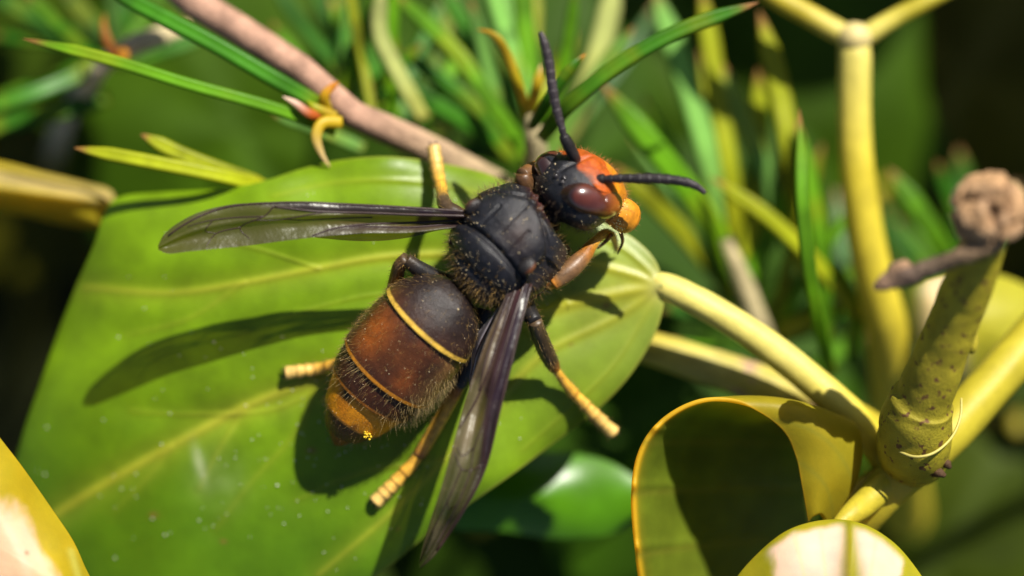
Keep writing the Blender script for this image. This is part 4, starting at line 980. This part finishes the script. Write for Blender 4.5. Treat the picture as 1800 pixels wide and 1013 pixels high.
# left forewing
def lz(s, U): return -48 + 34 * s - 10 * s * s + 11 * (fbm(np.stack([s * 8, U * 1.4, 0 * s + 6], -1), 2) - .5) * sstep(.15, .4, s) + 7 * np.sin(U * np.pi * 2.2 + .4) * (1 - .3 * s) - 14 * U * (1 - s) + 5 * gs(U - .35 - .1 * s, .07)
def lc(s, U, n):
    c = np.zeros(s.shape + (3,)) + SMK; c = mixc(c, SMK * 1.5, .6 * n)
    c = mixc(c, AMB, .8 * gs(U - .55, .25) * sstep(.55, .2, s)); d = sstep(.36, .22, U + .25 * sstep(.45, .75, s)) * sstep(.78, .5, s)
    c = mixc(c, DKV, np.clip(d + .8 * sstep(.14, .02, s) + .6 * gs(U, .05), 0, 1)); c = mixc(c, DKV * 1.6, .7 * gs(U - .78, .10) * sstep(.6, .4, s))
    a = .60 + .08 * n - .10 * sstep(.3, .6, s); a = lerp(a, .93, np.clip(d, 0, 1)); a = lerp(a, .9, sstep(.2, .05, s)); a = np.maximum(a, .88 * gs(U, .03)); a = np.maximum(a, .9 * gs(U - .78, .08) * sstep(.6, .4, s))
    return c, a
wing('forewing', [(822, 372), (780, 369), (700, 364), (620, 360), (540, 357), (470, 358), (410, 362), (360, 374), (320, 394), (296, 414), (286, 432)],
     [(822, 398), (780, 403), (720, 410), (640, 411), (560, 418), (500, 425), (440, 433), (390, 438), (340, 443), (305, 447), (286, 440)], lz, lc,
     [([(0, .05), (.3, .03), (.7, .03), (.95, .2)], 2.6), ([(0, .35), (.2, .3), (.45, .28), (.6, .12)], 2.6), ([(.02, .6), (.2, .62), (.4, .75), (.5, .95)], 2.2), ([(.6, .1), (.64, .35), (.72, .55), (.70, .85)], 1.3),
      ([(.45, .30), (.58, .45), (.68, .42)], 1.3), ([(.64, .35), (.76, .3), (.88, .25)], 1.3), ([(.72, .55), (.8, .62), (.84, .9)], 1.1), ([(.05, .8), (.25, .78), (.4, .75)], 2.0), ([(.8, .3), (.83, .5), (.8, .62)], 1.1), ([(.3, .45), (.5, .5), (.58, .45)], 1.2)])
def hz(s, U): return -60 + 14 * s - 16 * U + 3 * np.sin(U * 6)
def hcl(s, U, n):
    c = np.zeros(s.shape + (3,)) + np.array([.12, .10, .03]); return c, .30 + .15 * n + .25 * gs(U - 1, .06)
wing('hindwing', [(818, 388), (760, 392), (690, 398), (620, 402), (570, 408), (548, 416)], [(818, 400), (770, 406), (720, 418), (670, 424), (620, 424), (560, 419)], hz, hcl, [([(0, .3), (.5, .35), (.95, .5)], 1.3)], 60, 20)
# right forewing, swept back over the leaf
def rz(s, U): return -24 + 165 * s - 165 * s * s + 34 * (fbm(np.stack([s * 7, U * 1.4, 0 * s + 2], -1), 2) - .5) * sstep(.08, .3, s) + (9 * gs(U - .38, .22) + 3.0 * np.sin(U * 17 + s * 3) * (.3 + .7 * sstep(.1, .4, s)) + 2.5 * np.sin(s * 26 + U * 5) * sstep(.4, .8, s)) * sstep(0, .12, s) - 8 * U
def rc(s, U, n):
    c = np.zeros(s.shape + (3,)) + SMK * 1.1; c = mixc(c, (.20, .155, .11), .8 * gs(U - .72, .18) * gs(s - .5, .22) * (.4 + n)); c = mixc(c, AMB, .5 * n * sstep(.65, .3, s)); d = sstep(.60, .40, U + .25 * sstep(.3, .66, s)) * sstep(.80, .55, s)  # pale greyish mid-strip, lightened to imitate the wing's silvery sheen
    c = mixc(c, DKV, np.clip(d + .8 * sstep(.2, .02, s) + .6 * gs(U, .06), 0, 1)); c = mixc(c, np.array([.05, .018, .02]), .8 * gs(U - .5, .12) * sstep(.55, .35, s))
    a = .68 + .12 * n - .08 * sstep(.35, .7, s); a = lerp(a, .96, np.clip(d, 0, 1)); a = lerp(a, .95, sstep(.4, .15, s)); a = np.maximum(a, .9 * gs(U, .04))
    return c, a
wing('forewing', [(936, 500), (924, 545), (910, 600), (894, 665), (878, 730), (864, 790), (850, 832), (828, 875), (800, 922), (770, 965), (741, 992)],
     [(900, 496), (880, 540), (858, 590), (840, 640), (822, 690), (808, 740), (795, 790), (778, 850), (760, 905), (745, 955), (738, 986)], rz, rc,
     [([(0, .08), (.3, .05), (.6, .04), (.92, .1)], 3.0), ([(0, .4), (.2, .36), (.45, .34), (.6, .12)], 2.8), ([(.02, .7), (.2, .62), (.4, .7), (.52, .95)], 2.4), ([(.6, .1), (.63, .35), (.64, .62), (.60, .92)], 1.5),
      ([(.45, .34), (.56, .45), (.63, .38)], 1.5), ([(.63, .36), (.76, .32), (.9, .3)], 1.5), ([(.64, .62), (.76, .66), (.88, .75)], 1.3), ([(.75, .3), (.78, .5), (.76, .66)], 1.2), ([(.05, .85), (.25, .82), (.38, .72)], 2.2), ([(.56, .45), (.6, .7), (.58, .9)], 1.3)], seed=5)
def rhz(s, U): return -52 - 10 * s - 26 * U * U + 6 * np.sin(U * 9 + s * 4)
def rhc(s, U, n):
    c = np.zeros(s.shape + (3,)) + np.array([.12, .10, .11]); c = mixc(c, (.34, .31, .34), n); return c, .70 + .2 * n
wing('hindwing', [(905, 498), (885, 540), (866, 585), (850, 625), (836, 660), (826, 690)], [(898, 504), (868, 548), (840, 585), (830, 612), (828, 640), (824, 670)], rhz, rhc, [([(0, .4), (.5, .5), (.9, .6)], 1.8)], 60, 24, 8)

# hair: one tuft mesh per body, made of tapered strands
def strands(P0, D, L, rad, cols, bend=.35, name='hair', par=None):
    n = len(P0); k = 4
    D = nrm(D); a = nrm(np.cross(D, rng.normal(size=(n, 3)))); b = np.cross(D, a)
    bd = nrm(rng.normal(size=(n, 3))) * bend
    t = np.linspace(0, 1, k)
    cen = P0[:, None] + L[:, None, None] * (t[None, :, None] * D[:, None] + (t ** 2)[None, :, None] * bd[:, None])
    an = np.array([0, 2.094, 4.189]); r = rad[:, None] * np.array([1, .85, .6, .12])[None]
    off = np.cos(an)[None, None, :, None] * a[:, None, None] + np.sin(an)[None, None, :, None] * b[:, None, None]
    v = (cen[:, :, None] + r[..., None, None] * off).reshape(-1, 3)
    i = np.arange(n)[:, None, None] * (k * 3); s = np.arange(k - 1)[None, :, None] * 3; j = np.arange(3)[None, None]
    f = np.stack([i + s + j, i + s + (j + 1) % 3, i + s + 3 + (j + 1) % 3, i + s + 3 + j], -1).reshape(-1, 4).tolist()
    o = mesh_obj(name, HB(v), f, M['hair'], par or hor, np.repeat(cols, k * 3, 0)); o['kind'] = 'stuff'; return o
def pick(w, n):
    w = np.clip(w, 0, None).ravel(); w = w / w.sum(); return rng.choice(len(w), n, p=w)
area = np.linalg.norm(np.cross(np.gradient(BP, axis=0), np.gradient(BP, axis=1)), axis=-1)
upper = (NRf[:, 2] > -.5).reshape(NR, NT)
rim_ = np.clip(1 - np.abs(nor[..., 2]), 0, 1)
GOLD = np.array([.50, .30, .08]); PALEH = np.array([.42, .30, .12]); DKH = np.array([.05, .03, .015])
tail = nrm(np.array([-.70, .72, -.1]))
# thorax fringe
i = pick(area * isT * upper * (.05 + rim_ ** 2 + .6 * sstep(40, 10, stx)), 2600); n = len(i)
strands(BPf[i], NRf[i] + rng.normal(size=(n, 3)) * .3, rng.uniform(6, 18, n), np.full(n, .20), np.where(rng.random((n, 1)) < .55, DKH, GOLD * .6) * rng.uniform(.6, 1.2, (n, 1)))
# rear of thorax, golden
i = pick(area * isT * gs(stx - 5, 22) * upper * (.2 + sstep(-.2, .8, np.sin(th))[None]), 600); n = len(i)
strands(BPf[i], NRf[i] + tail * .5 + rng.normal(size=(n, 3)) * .3, rng.uniform(8, 20, n), np.full(n, .24), np.where(rng.random((n, 1)) < .5, GOLD, DKH * 2) * rng.uniform(.6, 1.2, (n, 1)))
# abdomen: short pile, denser at margins, long behind the second band
i = pick(area * isA * upper * (.25 + rim_) * (1 - .6 * (sa > EDG[2])), 3200); n = len(i)
strands(BPf[i], NRf[i] * .8 + tail * .75 + rng.normal(size=(n, 3)) * .25, rng.uniform(5, 13, n), np.full(n, .15), np.where(rng.random((n, 1)) < .6, GOLD * .7, DKH * 1.5) * rng.uniform(.5, 1.3, (n, 1)))
i = pick(area * isA * upper * (gs(sa - EDG[1] - 1, 5) + .35 * gs(sa - EDG[2] - 1, 5)) * (np.abs(th[None]) < 1.8), 60); n = len(i)
strands(BPf[i], NRf[i] * .5 + tail * 1.0 + rng.normal(size=(n, 3)) * .12, rng.uniform(10, 26, n), np.full(n, .26), PALEH * rng.uniform(.7, 1.2, (n, 1)), .15)
i = pick(area * isA * (rim_ ** 2) * (th[None] > .6) * (th[None] < 2.2) * (sa > 110) * (1 - .8 * (sa > EDG[2])), 560); n = len(i)
strands(BPf[i], NRf[i] + tail * .6 + rng.normal(size=(n, 3)) * .25, rng.uniform(9, 22, n), np.full(n, .18), PALEH * rng.uniform(.5, 1.2, (n, 1)))
# head
i = pick(area * isH * upper * (.15 + rim_ ** 2), 900); n = len(i)
hcol = np.where((c.reshape(-1, 3)[i, :1] > .1), np.array([.45, .2, .05]), DKH * 1.6)
strands(BPf[i], NRf[i] + rng.normal(size=(n, 3)) * .3, rng.uniform(5, 13, n), np.full(n, .2), hcol * rng.uniform(.6, 1.3, (n, 1)))

# legs
h0 = np.vstack([a for a, b, d in LEGH]); h1 = np.vstack([b for a, b, d in LEGH]); n = len(h0)
strands(h0, h1 + rng.normal(size=(n, 3)) * .2, rng.uniform(4, 9, n), np.full(n, .22), np.where(rng.random((n, 1)) < .5, GOLD * .8, DKH * 2) * rng.uniform(.6, 1.2, (n, 1)))
# pollen and dust grains caught on the body
def grains(pos, rad, cols):
    base, f0 = ellipsoid((0, 0, 0), np.eye(3), 5, 6); parts = []
    for p, r, cc in zip(pos, rad, cols): parts.append((p + base * r, f0, cc))
    v, f, cl = join(parts); o = mesh_obj('pollen', HB(v), f, M['pollen'], hor, cl); o['kind'] = 'stuff'
i = pick(area * upper * (isT * (1 + 1.5 * sstep(60, 20, stx)) + .7 * isH * (c[..., 0] < .1) + .35 * isA), 900); n = len(i)
pos = BPf[i] + NRf[i] * .3; rad = rng.uniform(.35, .95, n) * np.where(rng.random(n) < .05, 1.8, 1); cl = np.array([.62, .50, .30]) * rng.uniform(.5, 1.2, (n, 1))
mp = HL(50, 16, -82); k = 90
pp = mp + rng.normal(size=(k, 3)) * np.array([7, 13, 8]); q = np.array([on_body(a, b, 4)[0] for a, b in pp[:, :2]]); pp[:, 2] = np.maximum(q[:, 2], pp[:, 2]) 
ab = on_body(646, 770)[0] + rng.normal(size=(40, 3)) * 3.2
grains(np.vstack([pos, pp, ab]), np.r_[rad, rng.uniform(.7, 1.8, k), rng.uniform(1.5, 2.5, 40)], np.vstack([cl, np.array([.78, .66, .26]) * rng.uniform(.7, 1.2, (k, 1)), np.tile((.8, .55, .03), (40, 1))]))
